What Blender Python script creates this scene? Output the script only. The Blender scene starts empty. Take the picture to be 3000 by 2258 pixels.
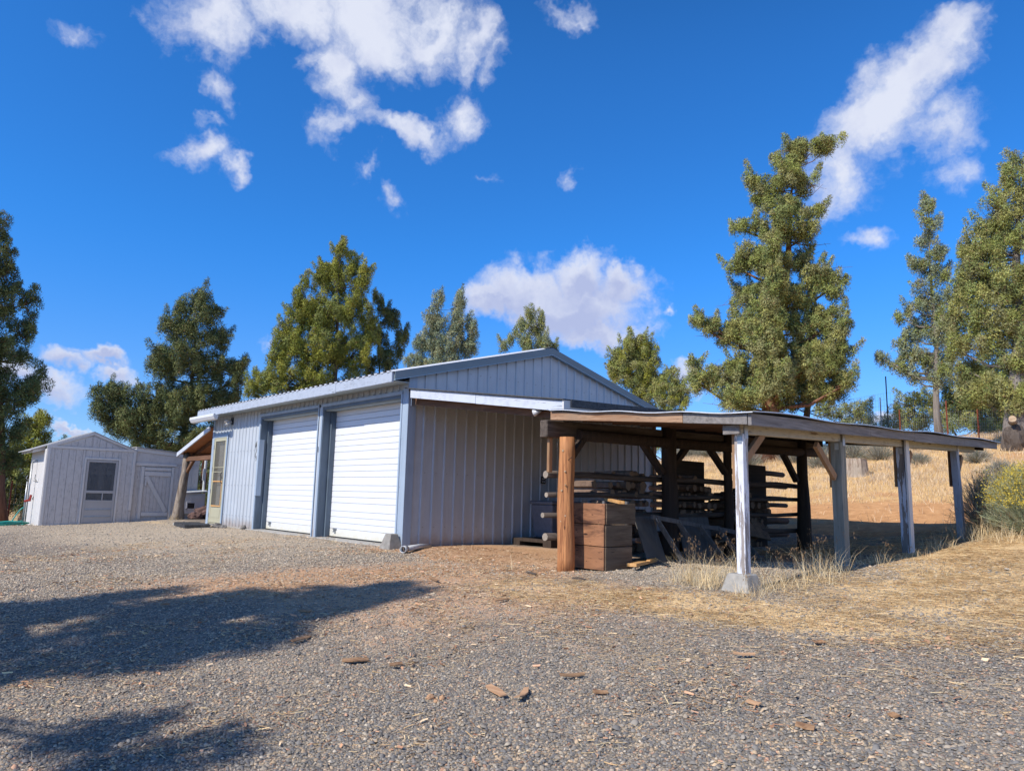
import bpy, math, random
import numpy as np
from mathutils import Vector, Matrix, noise as mnoise
R = math.radians
SC = bpy.context.scene
COL = SC.collection
rng = np.random.default_rng(7)
random.seed(7)

# ------------------------------------------------------------------ camera
CAM = Vector((10.2623, -6.7061, 0.8324))
YAW, PITCH, ROLL, FPX = 0.8514, 0.1515, 0.0251, 2141.2
fwd = Vector((-math.sin(YAW)*math.cos(PITCH), math.cos(YAW)*math.cos(PITCH), math.sin(PITCH)))
rt0 = Vector((math.cos(YAW), math.sin(YAW), 0))
up0 = rt0.cross(fwd)
rt = math.cos(ROLL)*rt0 + math.sin(ROLL)*up0
up = -math.sin(ROLL)*rt0 + math.cos(ROLL)*up0
cd = bpy.data.cameras.new('camera')
cam = bpy.data.objects.new('camera', cd); COL.objects.link(cam)
cam.matrix_world = Matrix(((rt.x, up.x, -fwd.x, CAM.x), (rt.y, up.y, -fwd.y, CAM.y), (rt.z, up.z, -fwd.z, CAM.z), (0, 0, 0, 1)))
cd.sensor_fit = 'HORIZONTAL'; cd.sensor_width = 36; cd.lens = 36*FPX/3000
cd.clip_start = 0.05; cd.clip_end = 6000
SC.camera = cam

def ray(x, y):
    """direction of a point of the photograph, used to survey real positions"""
    return fwd + rt*((x-1500)/FPX) - up*((y-1129)/FPX)
def at(x, y, D):
    """the point in that direction at horizontal distance D metres"""
    d = ray(x, y); return CAM + d*(D/math.hypot(d.x, d.y))

# ------------------------------------------------------------------ world and sun
SUN_EL, SUN_AZ = R(41.5), R(2.5)          # sun stands over -Y, a little to -X
SKY_STR, SUN_STR = 0.13, 4.5
W = bpy.data.worlds.new('World'); SC.world = W; W.use_nodes = True
nt = W.node_tree; nt.nodes.clear()
def wn(t, **k):
    n = nt.nodes.new(t)
    for a, b in k.items(): setattr(n, a, b)
    return n
out = wn('ShaderNodeOutputWorld'); bg = wn('ShaderNodeBackground'); bg.inputs['Strength'].default_value = 1.0
sky = wn('ShaderNodeTexSky', sky_type='NISHITA'); sky.sun_disc = False
sky.sun_elevation = SUN_EL; sky.sun_rotation = R(180)+SUN_AZ
sky.altitude = 1300; sky.air_density = 1.0; sky.dust_density = 0.25; sky.ozone_density = 3.0
tint = wn('ShaderNodeMix', data_type='RGBA', blend_type='MULTIPLY'); tint.inputs[0].default_value = 1
nt.links.new(sky.outputs[0], tint.inputs[6]); tint.inputs[7].default_value = (0.27*SKY_STR, 0.97*SKY_STR, 1.66*SKY_STR, 1)
tc = wn('ShaderNodeTexCoord')
zs_ = wn('ShaderNodeSeparateXYZ'); nt.links.new(tc.outputs['Generated'], zs_.inputs[0])
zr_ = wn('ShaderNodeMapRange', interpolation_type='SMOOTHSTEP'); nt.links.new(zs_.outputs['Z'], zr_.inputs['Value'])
zr_.inputs['From Min'].default_value = .5; zr_.inputs['From Max'].default_value = .95; zr_.inputs['To Min'].default_value = 1; zr_.inputs['To Max'].default_value = .42   # upper sky out of view dimmed to weaken fill on shaded ground
hr_ = wn('ShaderNodeMapRange', interpolation_type='SMOOTHSTEP'); nt.links.new(zs_.outputs['Z'], hr_.inputs['Value']); hr_.inputs['From Min'].default_value = -.02; hr_.inputs['From Max'].default_value = .34
tm = wn('ShaderNodeMix', data_type='RGBA'); nt.links.new(hr_.outputs[0], tm.inputs[0]); tm.inputs[6].default_value = (0.62*SKY_STR, 0.80*SKY_STR, 1.16*SKY_STR, 1); tm.inputs[7].default_value = (0.27*SKY_STR, 0.97*SKY_STR, 1.66*SKY_STR, 1)
nt.links.new(tm.outputs[2], tint.inputs[7])
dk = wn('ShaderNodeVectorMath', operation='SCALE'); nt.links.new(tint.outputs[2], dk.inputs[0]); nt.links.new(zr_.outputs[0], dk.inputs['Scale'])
nrm = wn('ShaderNodeVectorMath', operation='NORMALIZE'); nt.links.new(tc.outputs['Generated'], nrm.inputs[0])
def wnoise(scale, detail, rough, vec, lac=2.0):
    n = wn('ShaderNodeTexNoise'); n.inputs['Scale'].default_value = scale; n.inputs['Detail'].default_value = detail
    n.inputs['Roughness'].default_value = rough; n.inputs['Lacunarity'].default_value = lac; nt.links.new(vec, n.inputs['Vector']); return n
def wmath(op, a, b=None, c=None, clamp=False):
    n = wn('ShaderNodeMath', operation=op); n.use_clamp = clamp
    for i, v in enumerate((a, b, c)):
        if v is None: continue
        if isinstance(v, (int, float)): n.inputs[i].default_value = v
        else: nt.links.new(v, n.inputs[i])
    return n.outputs[0]
# domain warp
wa = wnoise(9, 5, 0.62, nrm.outputs[0])
sub = wn('ShaderNodeVectorMath', operation='SUBTRACT'); nt.links.new(wa.outputs['Color'], sub.inputs[0]); sub.inputs[1].default_value = (.5, .5, .5)
scl = wn('ShaderNodeVectorMath', operation='SCALE'); nt.links.new(sub.outputs[0], scl.inputs[0]); scl.inputs['Scale'].default_value = 0.14
wad = wn('ShaderNodeVectorMath', operation='ADD'); nt.links.new(nrm.outputs[0], wad.inputs[0]); nt.links.new(scl.outputs[0], wad.inputs[1])
dirw = wad.outputs[0]
# clouds: (x, y, rx, ry, tilt degrees, weight, kind)
CLOUDS = [
 (620,70,150,85,10,1.0,0),(860,40,190,95,0,1.25,0),(1080,60,190,130,0,1.35,0),(1270,110,120,95,25,1.1,0),(1395,130,62,105,8,1.0,0),
 (960,200,110,120,0,1.3,0),(1130,140,150,90,0,1.2,0),(1040,300,80,80,20,.8,0),(985,375,90,55,-25,.72,0),(1190,392,190,48,8,1.0,0),(1370,345,85,70,-35,.95,0),
 (640,35,120,50,0,.8,0),(1460,160,50,60,0,.6,0),
 (655,242,52,48,0,.72,0),(590,440,105,62,-25,.95,0),(672,472,48,42,0,.9,0),(610,338,60,18,-15,.55,0),(1078,492,46,30,0,.6,0),
 (1140,578,34,44,0,.5,0),(1705,30,80,34,0,.66,0),(190,72,80,34,12,.5,0),(1642,538,26,28,0,.42,0),(1440,566,34,26,0,.36,0),
 (2790,130,105,75,-50,1.15,0),(2700,240,150,110,-45,1.3,0),(2590,350,190,120,-38,1.3,0),(2480,510,125,120,-40,1.05,0),(2770,380,110,90,-40,.85,0),
 (2790,520,75,62,0,.6,0),(2548,712,70,42,10,.85,0),(2430,600,60,60,0,.7,0),
 (1640,880,270,95,3,1.3,1),(1690,810,125,75,0,1.2,1),(1830,845,120,66,10,1.1,1),(1450,880,130,56,0,1.15,1),(1740,960,170,48,8,1.0,1),
 (1956,936,36,15,0,.7,0),(186,1072,74,40,8,.9,1),(300,1062,96,26,5,1.0,1),(355,1112,66,34,0,1.0,1),(150,1145,105,46,5,1.0,1),(228,1234,74,14,5,.85,1),
 (20,1110,80,60,0,.9,1),(2000,1085,60,34,0,.9,1),(2562,1212,70,24,0,.9,1),(798,1020,44,22,0,.55,0),(2330,1010,90,24,0,.5,0),(2440,1190,60,16,0,.5,1),
 # beyond the frame
 (-900,300,300,120,0,1.1,0),(3600,500,300,140,10,1.1,0),(-1200,900,300,90,0,1.1,1),(3900,1000,300,80,0,1.1,1),
]
# unseen cloud banks added as white fill light, behind the photographer and to the right: (compass degrees from +Y toward +X, elevation, half width, half height)
FILL_BANKS = [(30,20,16,8),(58,24,20,10),(88,26,24,11),(116,24,20,9),(72,44,20,7),(104,46,18,7),(250,16,14,5)]
field = None; cumul = None
FILL_BK = [(Vector((math.sin(R(a))*math.cos(R(e)), math.cos(R(a))*math.cos(R(e)), math.sin(R(e)))), R(w_)*FPX/1.22, R(h_)*FPX/1.22) for a, e, w_, h_ in FILL_BANKS]
for cl in [(ray(c_[0], c_[1]),)+c_[2:] for c_ in CLOUDS]+[(v_, a_, b_, 0, 1.2, 1) for v_, a_, b_ in FILL_BK]:
    d, rx_, ry_, tl, wt, kd = cl; wt *= 1.35 if kd == 1 else 1.0; L = d.length; f = d.normalized()
    if kd == 1:
        x3 = Vector((0,0,1)).cross(f); x3 = -x3.normalized(); 
    else:
        x3 = (rt - f*rt.dot(f)).normalized()
    y3 = f.cross(x3); y3 = -y3 if y3.dot(up) < 0 else y3
    a = R(-tl); xa = x3*math.cos(a)+y3*math.sin(a); ya = -x3*math.sin(a)+y3*math.cos(a)
    rotm = Matrix((xa, ya, xa.cross(ya))).transposed()
    ax, ay = rx_*1.22/FPX/L, ry_*1.22/FPX/L
    mp = wn('ShaderNodeMapping', vector_type='TEXTURE')
    mp.inputs['Location'].default_value = f; mp.inputs['Rotation'].default_value = rotm.to_euler('XYZ'); mp.inputs['Scale'].default_value = (ax, ay, .5)
    nt.links.new(dirw, mp.inputs['Vector'])
    ln = wn('ShaderNodeVectorMath', operation='LENGTH'); nt.links.new(mp.outputs[0], ln.inputs[0])
    v = wmath('MULTIPLY_ADD', ln.outputs['Value'], -wt, wt)
    field = v if field is None else wmath('SMOOTH_MAX', field, v, 0.25)
    if kd == 1:
        sp = wn('ShaderNodeSeparateXYZ'); nt.links.new(mp.outputs[0], sp.inputs[0])
        hg = wmath('MULTIPLY_ADD', sp.outputs['Y'], 0.5, 0.35)          # underside of a heaped cloud is greyer
        m = wmath('GREATER_THAN', v, 0.0)
        g = wmath('MULTIPLY', wmath('SUBTRACT', 0.6, hg, clamp=True), wmath('MAXIMUM', v, 0.0))
        cumul = g if cumul is None else wmath('MAXIMUM', cumul, g)
fb = wnoise(11, 11, 0.58, nrm.outputs[0]); fb2 = wnoise(40, 8, 0.70, dirw)
nz = wmath('ADD', wmath('MULTIPLY', wmath('SUBTRACT', fb.outputs['Fac'], .5), 1.7), wmath('MULTIPLY', wmath('SUBTRACT', fb2.outputs['Fac'], .5), 1.25))
fpos = wmath('MAXIMUM', field, -1.0)
den = wmath('ADD', wmath('MULTIPLY', fpos, 1.75), nz)
mr = wn('ShaderNodeMapRange', interpolation_type='SMOOTHSTEP'); nt.links.new(den, mr.inputs['Value'])
mr.inputs['From Min'].default_value = 0.05; mr.inputs['From Max'].default_value = 1.75
gate = wn('ShaderNodeMapRange'); nt.links.new(field, gate.inputs['Value']); gate.inputs['From Min'].default_value = -.25; gate.inputs['From Max'].default_value = .06
alpha = wmath('MULTIPLY', mr.outputs[0], gate.outputs[0], clamp=True)
alpha = wmath('MULTIPLY', alpha, 0.96)
shade = wnoise(20, 6, .6, nrm.outputs[0])
cc = wn('ShaderNodeMix', data_type='RGBA'); cc.inputs[6].default_value = (.78, .82, .95, 1); cc.inputs[7].default_value = (.47, .53, .78, 1)
sh = wmath('ADD', wmath('MULTIPLY', wmath('SUBTRACT', shade.outputs['Fac'], .47), 1.6, clamp=True), wmath('MULTIPLY', cumul, 2.1), clamp=True)
nt.links.new(sh, cc.inputs[0])
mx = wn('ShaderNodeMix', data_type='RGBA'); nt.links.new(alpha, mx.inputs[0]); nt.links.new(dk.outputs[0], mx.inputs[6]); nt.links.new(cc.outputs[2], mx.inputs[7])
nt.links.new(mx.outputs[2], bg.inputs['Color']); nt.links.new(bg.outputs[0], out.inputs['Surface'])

sl = bpy.data.lights.new('sun', 'SUN'); sl.energy = SUN_STR; sl.angle = R(0.5); sl.color = (1, .94, .84)
so = bpy.data.objects.new('sun', sl); COL.objects.link(so)
so.rotation_euler = Vector((math.sin(SUN_AZ)*math.cos(SUN_EL), math.cos(SUN_AZ)*math.cos(SUN_EL), -math.sin(SUN_EL))).to_track_quat('-Z', 'Y').to_euler()
so.location = (0, -20, 20)
vs = SC.view_settings; vs.view_transform = 'Standard'; vs.look = 'None'; vs.exposure = 0.0; vs.gamma = 1; vs.use_curve_mapping = False
SC.cycles.max_bounces = 6; SC.cycles.diffuse_bounces = 1; SC.cycles.transparent_max_bounces = 12
SC.cycles.use_denoising = True

# ------------------------------------------------------------------ helpers
def tag(o, label=None, cat=None, group=None, kind=None):
    if label: o['label'] = label
    if cat: o['category'] = cat
    if group: o['group'] = group
    if kind: o['kind'] = kind
    return o
def empty(name, loc, label=None, cat=None, group=None):
    o = bpy.data.objects.new(name, None); COL.objects.link(o); o.location = loc; o.empty_display_size = .2
    return tag(o, label, cat, group)
def root_of(p):
    v = Vector((0, 0, 0))
    while p is not None: v += p.location; p = p.parent
    return v
def mesh_np(name, V, F, mat, parent=None, colors=None, smooth=False, world=True):
    """V (n,3), F (m,k) uniform arrays"""
    V = np.asarray(V, dtype=np.float32); F = np.asarray(F, dtype=np.int32)
    if parent is not None and world: V = V - np.array(root_of(parent), dtype=np.float32)
    me = bpy.data.meshes.new(name); k = F.shape[1]
    me.vertices.add(len(V)); me.vertices.foreach_set('co', V.ravel())
    me.loops.add(F.size); me.loops.foreach_set('vertex_index', F.ravel())
    me.polygons.add(len(F)); me.polygons.foreach_set('loop_start', np.arange(0, F.size, k, dtype=np.int32))
    if smooth: me.polygons.foreach_set('use_smooth', np.ones(len(F), dtype=bool))
    me.update(calc_edges=True)
    if colors is not None:
        for nm, c in colors.items():
            at_ = me.color_attributes.new(nm, 'FLOAT_COLOR', 'POINT')
            c = np.asarray(c, dtype=np.float32)
            if c.shape[1] == 3: c = np.hstack([c, np.ones((len(c), 1), np.float32)])
            at_.data.foreach_set('color', c.ravel())
    for m in (mat if isinstance(mat, (list, tuple)) else [mat]): me.materials.append(m)
    o = bpy.data.objects.new(name, me); COL.objects.link(o); o.parent = parent
    return o

class MB:
    def __init__(s): s.v = []; s.f = []; s.m = []; s.mi = 0
    def face(s, ids): s.f.append(tuple(ids)); s.m.append(s.mi)
    def poly(s, pts):
        b = len(s.v); s.v += [tuple(p) for p in pts]; s.face(range(b, b+len(pts)))
    def box(s, x0, x1, y0, y1, z0, z1):
        b = len(s.v)
        s.v += [(x0,y0,z0),(x1,y0,z0),(x1,y1,z0),(x0,y1,z0),(x0,y0,z1),(x1,y0,z1),(x1,y1,z1),(x0,y1,z1)]
        for q in ((3,2,1,0),(4,5,6,7),(0,1,5,4),(1,2,6,5),(2,3,7,6),(3,0,4,7)): s.face([b+i for i in q])
        return s
    def hexa(s, p):   # 8 points: bottom ring ccw, top ring
        b = len(s.v); s.v += [tuple(q) for q in p]
        for q in ((3,2,1,0),(4,5,6,7),(0,1,5,4),(1,2,6,5),(2,3,7,6),(3,0,4,7)): s.face([b+i for i in q])
        return s
    def beam(s, p, q, w, h, upv=(0,0,1), off=(0,0)):
        """board from p to q; w across, h along upv; off shifts centre"""
        p = Vector(p); q = Vector(q); d = (q-p).normalized(); u = Vector(upv); sd = d.cross(u).normalized(); u = sd.cross(d)
        c = sd*off[0]+u*off[1]; P = []
        for e in (p, q):
            P += [e+c-sd*w/2-u*h/2, e+c+sd*w/2-u*h/2, e+c+sd*w/2+u*h/2, e+c-sd*w/2+u*h/2]
        b = len(s.v); s.v += [tuple(v) for v in P]
        for f in ((0,3,2,1),(4,5,6,7),(0,1,5,4),(1,2,6,5),(2,3,7,6),(3,0,4,7)): s.face([b+i for i in f])
        return s
    def tube(s, pts, rad, n=8, caps=True, wob=0.0, seed=0, capmat=None):
        rs = random.Random(seed); pts = [Vector(p) for p in pts]
        if not isinstance(rad, (list, tuple)): rad = [rad]*len(pts)
        b = len(s.v); prev = None; lobes = [rs.uniform(-wob, wob) for _ in range(n)]
        for i, p in enumerate(pts):
            d = (pts[min(i+1, len(pts)-1)]-pts[max(i-1, 0)])
            d = d.normalized() if d.length > 1e-9 else Vector((0,0,1))
            a = prev if prev is not None else (Vector((0,0,1)) if abs(d.z) < .9 else Vector((1,0,0)))
            x = (a-d*a.dot(d)); x = x.normalized() if x.length > 1e-6 else d.orthogonal().normalized(); prev = x; y = d.cross(x)
            for k in range(n):
                t = 2*math.pi*k/n; r = rad[i]*(1+lobes[k]+rs.uniform(-wob, wob)*.5)
                s.v.append(tuple(p+(x*math.cos(t)+y*math.sin(t))*r))
        for i in range(len(pts)-1):
            for k in range(n):
                s.face((b+i*n+k, b+i*n+(k+1) % n, b+(i+1)*n+(k+1) % n, b+(i+1)*n+k))
        if caps:
            o = s.mi
            if capmat is not None: s.mi = capmat
            s.face([b+k for k in range(n)][::-1]); s.face([b+(len(pts)-1)*n+k for k in range(n)]); s.mi = o
        return s
    def build(s, name, mat, parent=None, smooth=False, bevel=0.0, autosm=False):
        off = root_of(parent) if parent is not None else Vector((0,0,0))
        me = bpy.data.meshes.new(name)
        me.from_pydata([(v[0]-off.x, v[1]-off.y, v[2]-off.z) for v in s.v], [], s.f)
        for m in (mat if isinstance(mat, (list, tuple)) else [mat]): me.materials.append(m)
        if any(s.m): me.polygons.foreach_set('material_index', s.m)
        if smooth: me.polygons.foreach_set('use_smooth', [len(f) <= 4 for f in s.f])
        me.update()
        o = bpy.data.objects.new(name, me); COL.objects.link(o); o.parent = parent
        if bevel:
            bv = o.modifiers.new('bevel', 'BEVEL'); bv.width = bevel; bv.segments = 1; bv.limit_method = 'ANGLE'; bv.angle_limit = R(40)
        return o
def copy_tree(o, parent=None):
    c = o.copy(); COL.objects.link(c); c.parent = parent
    for ch in list(o.children): copy_tree(ch, c)
    return c

# ------------------------------------------------------------------ terrain height
CTRL = np.array([(0,0,-.03),(-3,-.1,-.035),(-6,-.1,-.035),(-9,-.2,-.03),(3.7,0,-.05),(6.16,-.05,-.03),(6.2,2.2,.12),(6.2,4.1,.2),(6.2,6.2,.36),
 (1.5,.3,-.03),(.3,3.2,-.02),(3.6,3,-.01),(3.6,6.3,.02),(2.3,9.2,.455),(5.2,9.2,.52),(0,8,.15),(-4,8,.1),(-9,8,0),(3.6,11,.87),(1,14,1.45),(1.3,16.8,2.0),
 (-4,18.6,2.42),(-7.6,19.4,2.6),(2,23,3.35),(7,6.5,.55),(8,3,.3),(9,10,1.2),(8,16,2.3),(-12.5,-3.2,-.21),(-12.5,-1,-.14),(-12.5,.7,-.05),(-11.3,.1,.0),
 (-20,-5,-.5),(-20,5,-.35),(-25,20,.3),(10.3,-6.7,-.72),(5,-6,-.60),(0,-6,-.35),(-6,-6,-.33),(14,-4,-.5),(12,2,.2),(14,-12,-1.0),(0,-14,-.8),(-12,-12,-.6),
 (2,32,3.7),(-15,30,2.7),(15,30,3.7),(-12,14,1.3)], dtype=float)
def _k(r2): return r2*np.log(r2+1e-9)*.5
_n = len(CTRL); _A = np.zeros((_n+3, _n+3))
_d = ((CTRL[:, None, :2]-CTRL[None, :, :2])**2).sum(-1)
_A[:_n, :_n] = _k(_d)+np.eye(_n)*.4; _A[:_n, _n] = 1; _A[:_n, _n+1:] = CTRL[:, :2]; _A[_n, :_n] = 1; _A[_n+1:, :_n] = CTRL[:, :2].T
_w = np.linalg.solve(_A, np.concatenate([CTRL[:, 2], [0, 0, 0]]))
def hgt(x, y):
    x = np.atleast_1d(np.asarray(x, float)); y = np.atleast_1d(np.asarray(y, float))
    xc = np.clip(x, -26, 17); yc = np.clip(y, -15, 33)
    z = np.full(x.shape, _w[_n]) + _w[_n+1]*xc + _w[_n+2]*yc
    for i in range(_n): z = z + _w[i]*_k((xc-CTRL[i, 0])**2+(yc-CTRL[i, 1])**2)
    far = np.hypot(x-xc, y-yc)
    return z*np.exp(-far/70.0) - .5*(1-np.exp(-far/70.0))
def hz(x, y): return float(hgt(x, y)[0])

# ------------------------------------------------------------------ materials
def newmat(name):
    m = bpy.data.materials.new(name); m.use_nodes = True
    n = m.node_tree.nodes; b = n['Principled BSDF']; return m, m.node_tree, b
class NT:
    def __init__(s, t): s.t = t
    def n(s, ty, **k):
        o = s.t.nodes.new(ty)
        for a, b in k.items(): setattr(o, a, b)
        return o
    def put(s, sock, v):
        if isinstance(v, (int, float)): sock.default_value = v
        elif isinstance(v, (tuple, list)): sock.default_value = tuple(v) if len(v) != 3 or sock.type == 'VECTOR' else (*v, 1)
        else: s.t.links.new(v, sock)
    def math(s, op, a, b=0.0, clamp=False):
        o = s.n('ShaderNodeMath', operation=op); o.use_clamp = clamp; s.put(o.inputs[0], a); s.put(o.inputs[1], b); return o.outputs[0]
    def mix(s, f, a, b, mode='MIX'):
        o = s.n('ShaderNodeMix', data_type='RGBA', blend_type=mode); s.put(o.inputs[0], f); s.put(o.inputs[6], a); s.put(o.inputs[7], b); return o.outputs[2]
    def coord(s, scale=(1,1,1), which='Object', warp=0):
        c = s.n('ShaderNodeTexCoord'); m = s.n('ShaderNodeMapping'); m.inputs['Scale'].default_value = scale
        s.t.links.new(c.outputs[which], m.inputs[0]); return m.outputs[0]
    def noise(s, vec, scale, detail=4, rough=.55, dist=0):
        o = s.n('ShaderNodeTexNoise'); s.put(o.inputs['Vector'], vec); o.inputs['Scale'].default_value = scale
        o.inputs['Detail'].default_value = detail; o.inputs['Roughness'].default_value = rough; o.inputs['Distortion'].default_value = dist; return o.outputs['Fac']
    def vor(s, vec, scale, feat='F1', rand=1):
        o = s.n('ShaderNodeTexVoronoi', feature=feat); s.put(o.inputs['Vector'], vec); o.inputs['Scale'].default_value = scale; o.inputs['Randomness'].default_value = rand; return o
    def ramp(s, f, stops, interp='LINEAR'):
        o = s.n('ShaderNodeValToRGB'); cr = o.color_ramp; cr.interpolation = interp
        while len(cr.elements) < len(stops): cr.elements.new(.5)
        for e, (p, c) in zip(cr.elements, stops):
            e.position = p; e.color = (*c, 1) if isinstance(c, tuple) else (c, c, c, 1)
        s.put(o.inputs[0], f); return o.outputs[0]
    def step(s, f, lo, hi):
        o = s.n('ShaderNodeMapRange', interpolation_type='SMOOTHSTEP'); s.put(o.inputs['Value'], f); o.inputs['From Min'].default_value = lo; o.inputs['From Max'].default_value = hi; return o.outputs[0]
    def bump(s, h, strength, dist, b, prev=None):
        o = s.n('ShaderNodeBump'); o.inputs['Strength'].default_value = strength; o.inputs['Distance'].default_value = dist; s.put(o.inputs['Height'], h)
        if prev is not None: s.t.links.new(prev, o.inputs['Normal'])
        if b is not None: s.t.links.new(o.outputs[0], b.inputs['Normal'])
        return o.outputs[0]
def grain_scale(axis, k=14, l=1.2):
    return {'x': (l, k, k), 'y': (k, l, k), 'z': (k, k, l)}[axis]
def wood(name, dark, light, axis='z', rough=.8, crack=.5, knots=False, k=16, l=1.1):
    m, t, b = newmat(name); N = NT(t); v = N.coord(grain_scale(axis, k, l))
    a = N.noise(v, 1.4, 6, .65, .6); c = N.noise(v, 5, 3, .6)
    big = N.noise(N.coord(), 2.2, 3)
    col = N.ramp(a, [(.37, dark), (.62, light)])
    col = N.mix(N.step(big, .35, .75), col, tuple(x*.68 for x in light), 'MIX')
    ck = N.step(c, .30, .36)
    col = N.mix(N.math('MULTIPLY', N.math('SUBTRACT', 1.0, ck), crack), col, tuple(x*.3 for x in dark))
    if knots:
        kn = N.vor(N.coord({'x': (1, 3, 3), 'y': (3, 1, 3), 'z': (3.2, 3.2, 1.3)}[axis]), 2.1)
        kk = N.step(kn.outputs['Distance'], .10, .05)
        col = N.mix(kk, col, tuple(x*.45 for x in dark))
    N.put(b.inputs['Base Color'], col); b.inputs['Roughness'].default_value = rough
    N.bump(N.math('ADD', a, N.math('MULTIPLY', ck, .6)), .5, .006, b)
    return m
def peel(name, paint, under_d, under_l, axis='z', amt=.55, k=9, l=1.0):
    """paint flaking off weathered wood"""
    m, t, b = newmat(name); N = NT(t); v = N.coord(grain_scale(axis, 16, 1.1))
    a = N.noise(v, 1.4, 6, .65, .6); w = N.ramp(a, [(.3, under_d), (.7, under_l)])
    pm = N.noise(N.coord(grain_scale(axis, k, l)), 1.5, 8, .68, .3); mask = N.step(pm, amt, amt+.02)
    pc = N.mix(N.step(N.noise(N.coord(), 9, 5), .4, .8), paint, tuple(x*.82 for x in paint))
    crackle = N.step(N.noise(N.coord(grain_scale(axis, 60, 5)), 1.2, 3), .33, .37)
    pc = N.mix(crackle, tuple(x*.55 for x in paint), pc)
    N.put(b.inputs['Base Color'], N.mix(mask, pc, w)); b.inputs['Roughness'].default_value = .65
    N.bump(N.math('ADD', N.math('MULTIPLY', N.math('SUBTRACT', 1.0, mask), .8), N.math('MULTIPLY', a, .5)), .6, .004, b)
    return m
def paint(name, c, rough=.5, var=.12, streak='z', dirt=None, bump=.0, spec=.4, metal=0):
    m, t, b = newmat(name); N = NT(t)
    a = N.noise(N.coord(grain_scale(streak, 9, .8)), 1.3, 5, .6); g = N.noise(N.coord(), 3.0, 4)
    col = N.mix(N.step(a, .35, .75), c, tuple(x*(1-var) for x in c)); col = N.mix(N.step(g, .45, .8), col, tuple(min(1, x*(1+var*.5)) for x in c))
    if dirt:
        sp = N.n('ShaderNodeSeparateXYZ'); g2 = N.n('ShaderNodeNewGeometry'); t.links.new(g2.outputs['Position'], sp.inputs[0])
        dn = N.noise(N.coord(), 7, 5, .65)
        f = N.math('ADD', sp.outputs['Z'], N.math('MULTIPLY', dn, .35))
        col = N.mix(N.math('MULTIPLY', N.step(f, .42, .15), .6), col, dirt)
    N.put(b.inputs['Base Color'], col); b.inputs['Roughness'].default_value = rough; b.inputs['Specular IOR Level'].default_value = spec; b.inputs['Metallic'].default_value = metal
    if bump: N.bump(N.noise(N.coord(), 60, 4), bump, .003, b)
    return m
def plain(name, c, rough=.6, metal=0):
    m, t, b = newmat(name); N = NT(t)
    g = N.noise(N.coord(), 14, 5, .6); N.put(b.inputs['Base Color'], N.mix(N.step(g, .35, .75), c, tuple(x*.8 for x in c)))
    b.inputs['Roughness'].default_value = rough; b.inputs['Metallic'].default_value = metal; return m
def stone(name, c1, c2, scale=6, bump=.6):
    m, t, b = newmat(name); N = NT(t)
    a = N.noise(N.coord(), scale, 8, .65); N.put(b.inputs['Base Color'], N.ramp(a, [(.3, c1), (.7, c2)])); b.inputs['Roughness'].default_value = .95
    sp = N.noise(N.coord(), scale*14, 4, .6); N.bump(N.math('ADD', a, sp), bump, .01, b); return m
def attrmat(name, attr='Col', rough=.8, trans=0.0, var=.25, spec=.25):
    m, t, b = newmat(name); N = NT(t); a = N.n('ShaderNodeAttribute'); a.attribute_name = attr
    N.put(b.inputs['Base Color'], a.outputs['Color']); b.inputs['Roughness'].default_value = rough; b.inputs['Specular IOR Level'].default_value = spec
    if trans:
        tr = N.n('ShaderNodeBsdfTranslucent'); t.links.new(a.outputs['Color'], tr.inputs['Color']); mxs = N.n('ShaderNodeMixShader'); mxs.inputs[0].default_value = trans
        o = t.nodes['Material Output']; t.links.new(b.outputs[0], mxs.inputs[1]); t.links.new(tr.outputs[0], mxs.inputs[2]); t.links.new(mxs.outputs[0], o.inputs['Surface'])
    return m
M = {}
M['siding'] = paint('blue grey metal siding', (.53, .57, .615), .42, .11, dirt=(.33, .22, .14), spec=.45)
M['trim'] = paint('pale blue trim paint', (.38, .46, .56), .5, .12)
M['fascia'] = peel('pale blue fascia paint', (.45, .50, .585), (.32, .33, .36), (.45, .46, .5), 'x', .74)
M['white_fascia'] = peel('white fascia paint', (.62, .66, .74), (.35, .3, .27), (.45, .4, .36), 'x', .76)
M['flash'] = paint('slate blue metal flashing', (.19, .235, .265), .35, .1, 'y', spec=.5)
M['flashlip'] = paint('flashing lip', (.33, .46, .58), .35, .1, 'y', spec=.5)
M['roofmetal'] = paint('galvanised roof sheet', (.76, .77, .79), .4, .1, 'y')
M['gdoor'] = paint('white garage door', (.80, .82, .86), .45, .03, 'x', dirt=(.70, .62, .38))
M['groove'] = plain('door groove', (.66, .68, .72), .7)
M['jamb'] = paint('blue jamb', (.13, .17, .215), .55, .2)
M['soffit'] = paint('header underside', (.36, .42, .44), .6, .1)
M['concrete'] = stone('concrete', (.30, .28, .25), (.48, .45, .40), 9, .5)
M['darkconcrete'] = stone('weathered concrete', (.22, .21, .19), (.40, .37, .33), 9, .5)
M['slabtop'] = stone('black rubber mat', (.02, .02, .022), (.07, .07, .075), 12, .8)
M['cream'] = paint('cream storm door metal', (.50, .47, .33), .4, .06)
M['doorwhite'] = paint('white panel door', (.72, .72, .68), .45, .04)
M['black'] = plain('black metal', (.02, .02, .022), .4)
M['galv'] = plain('galvanised metal', (.42, .44, .46), .4, .7)
M['bulb'] = plain('lamp glass', (.75, .75, .74), .2)
M['pvc'] = plain('white pvc', (.78, .78, .77), .35)
M['log'] = wood('peeled log', (.26, .095, .035), (.68, .30, .115), 'z', .8, .95, True, 22, .9)
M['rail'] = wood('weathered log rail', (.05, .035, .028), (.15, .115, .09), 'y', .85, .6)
M['darkpost'] = wood('dark log post', (.03, .02, .015), (.075, .05, .036), 'z', .9, .6)
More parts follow.
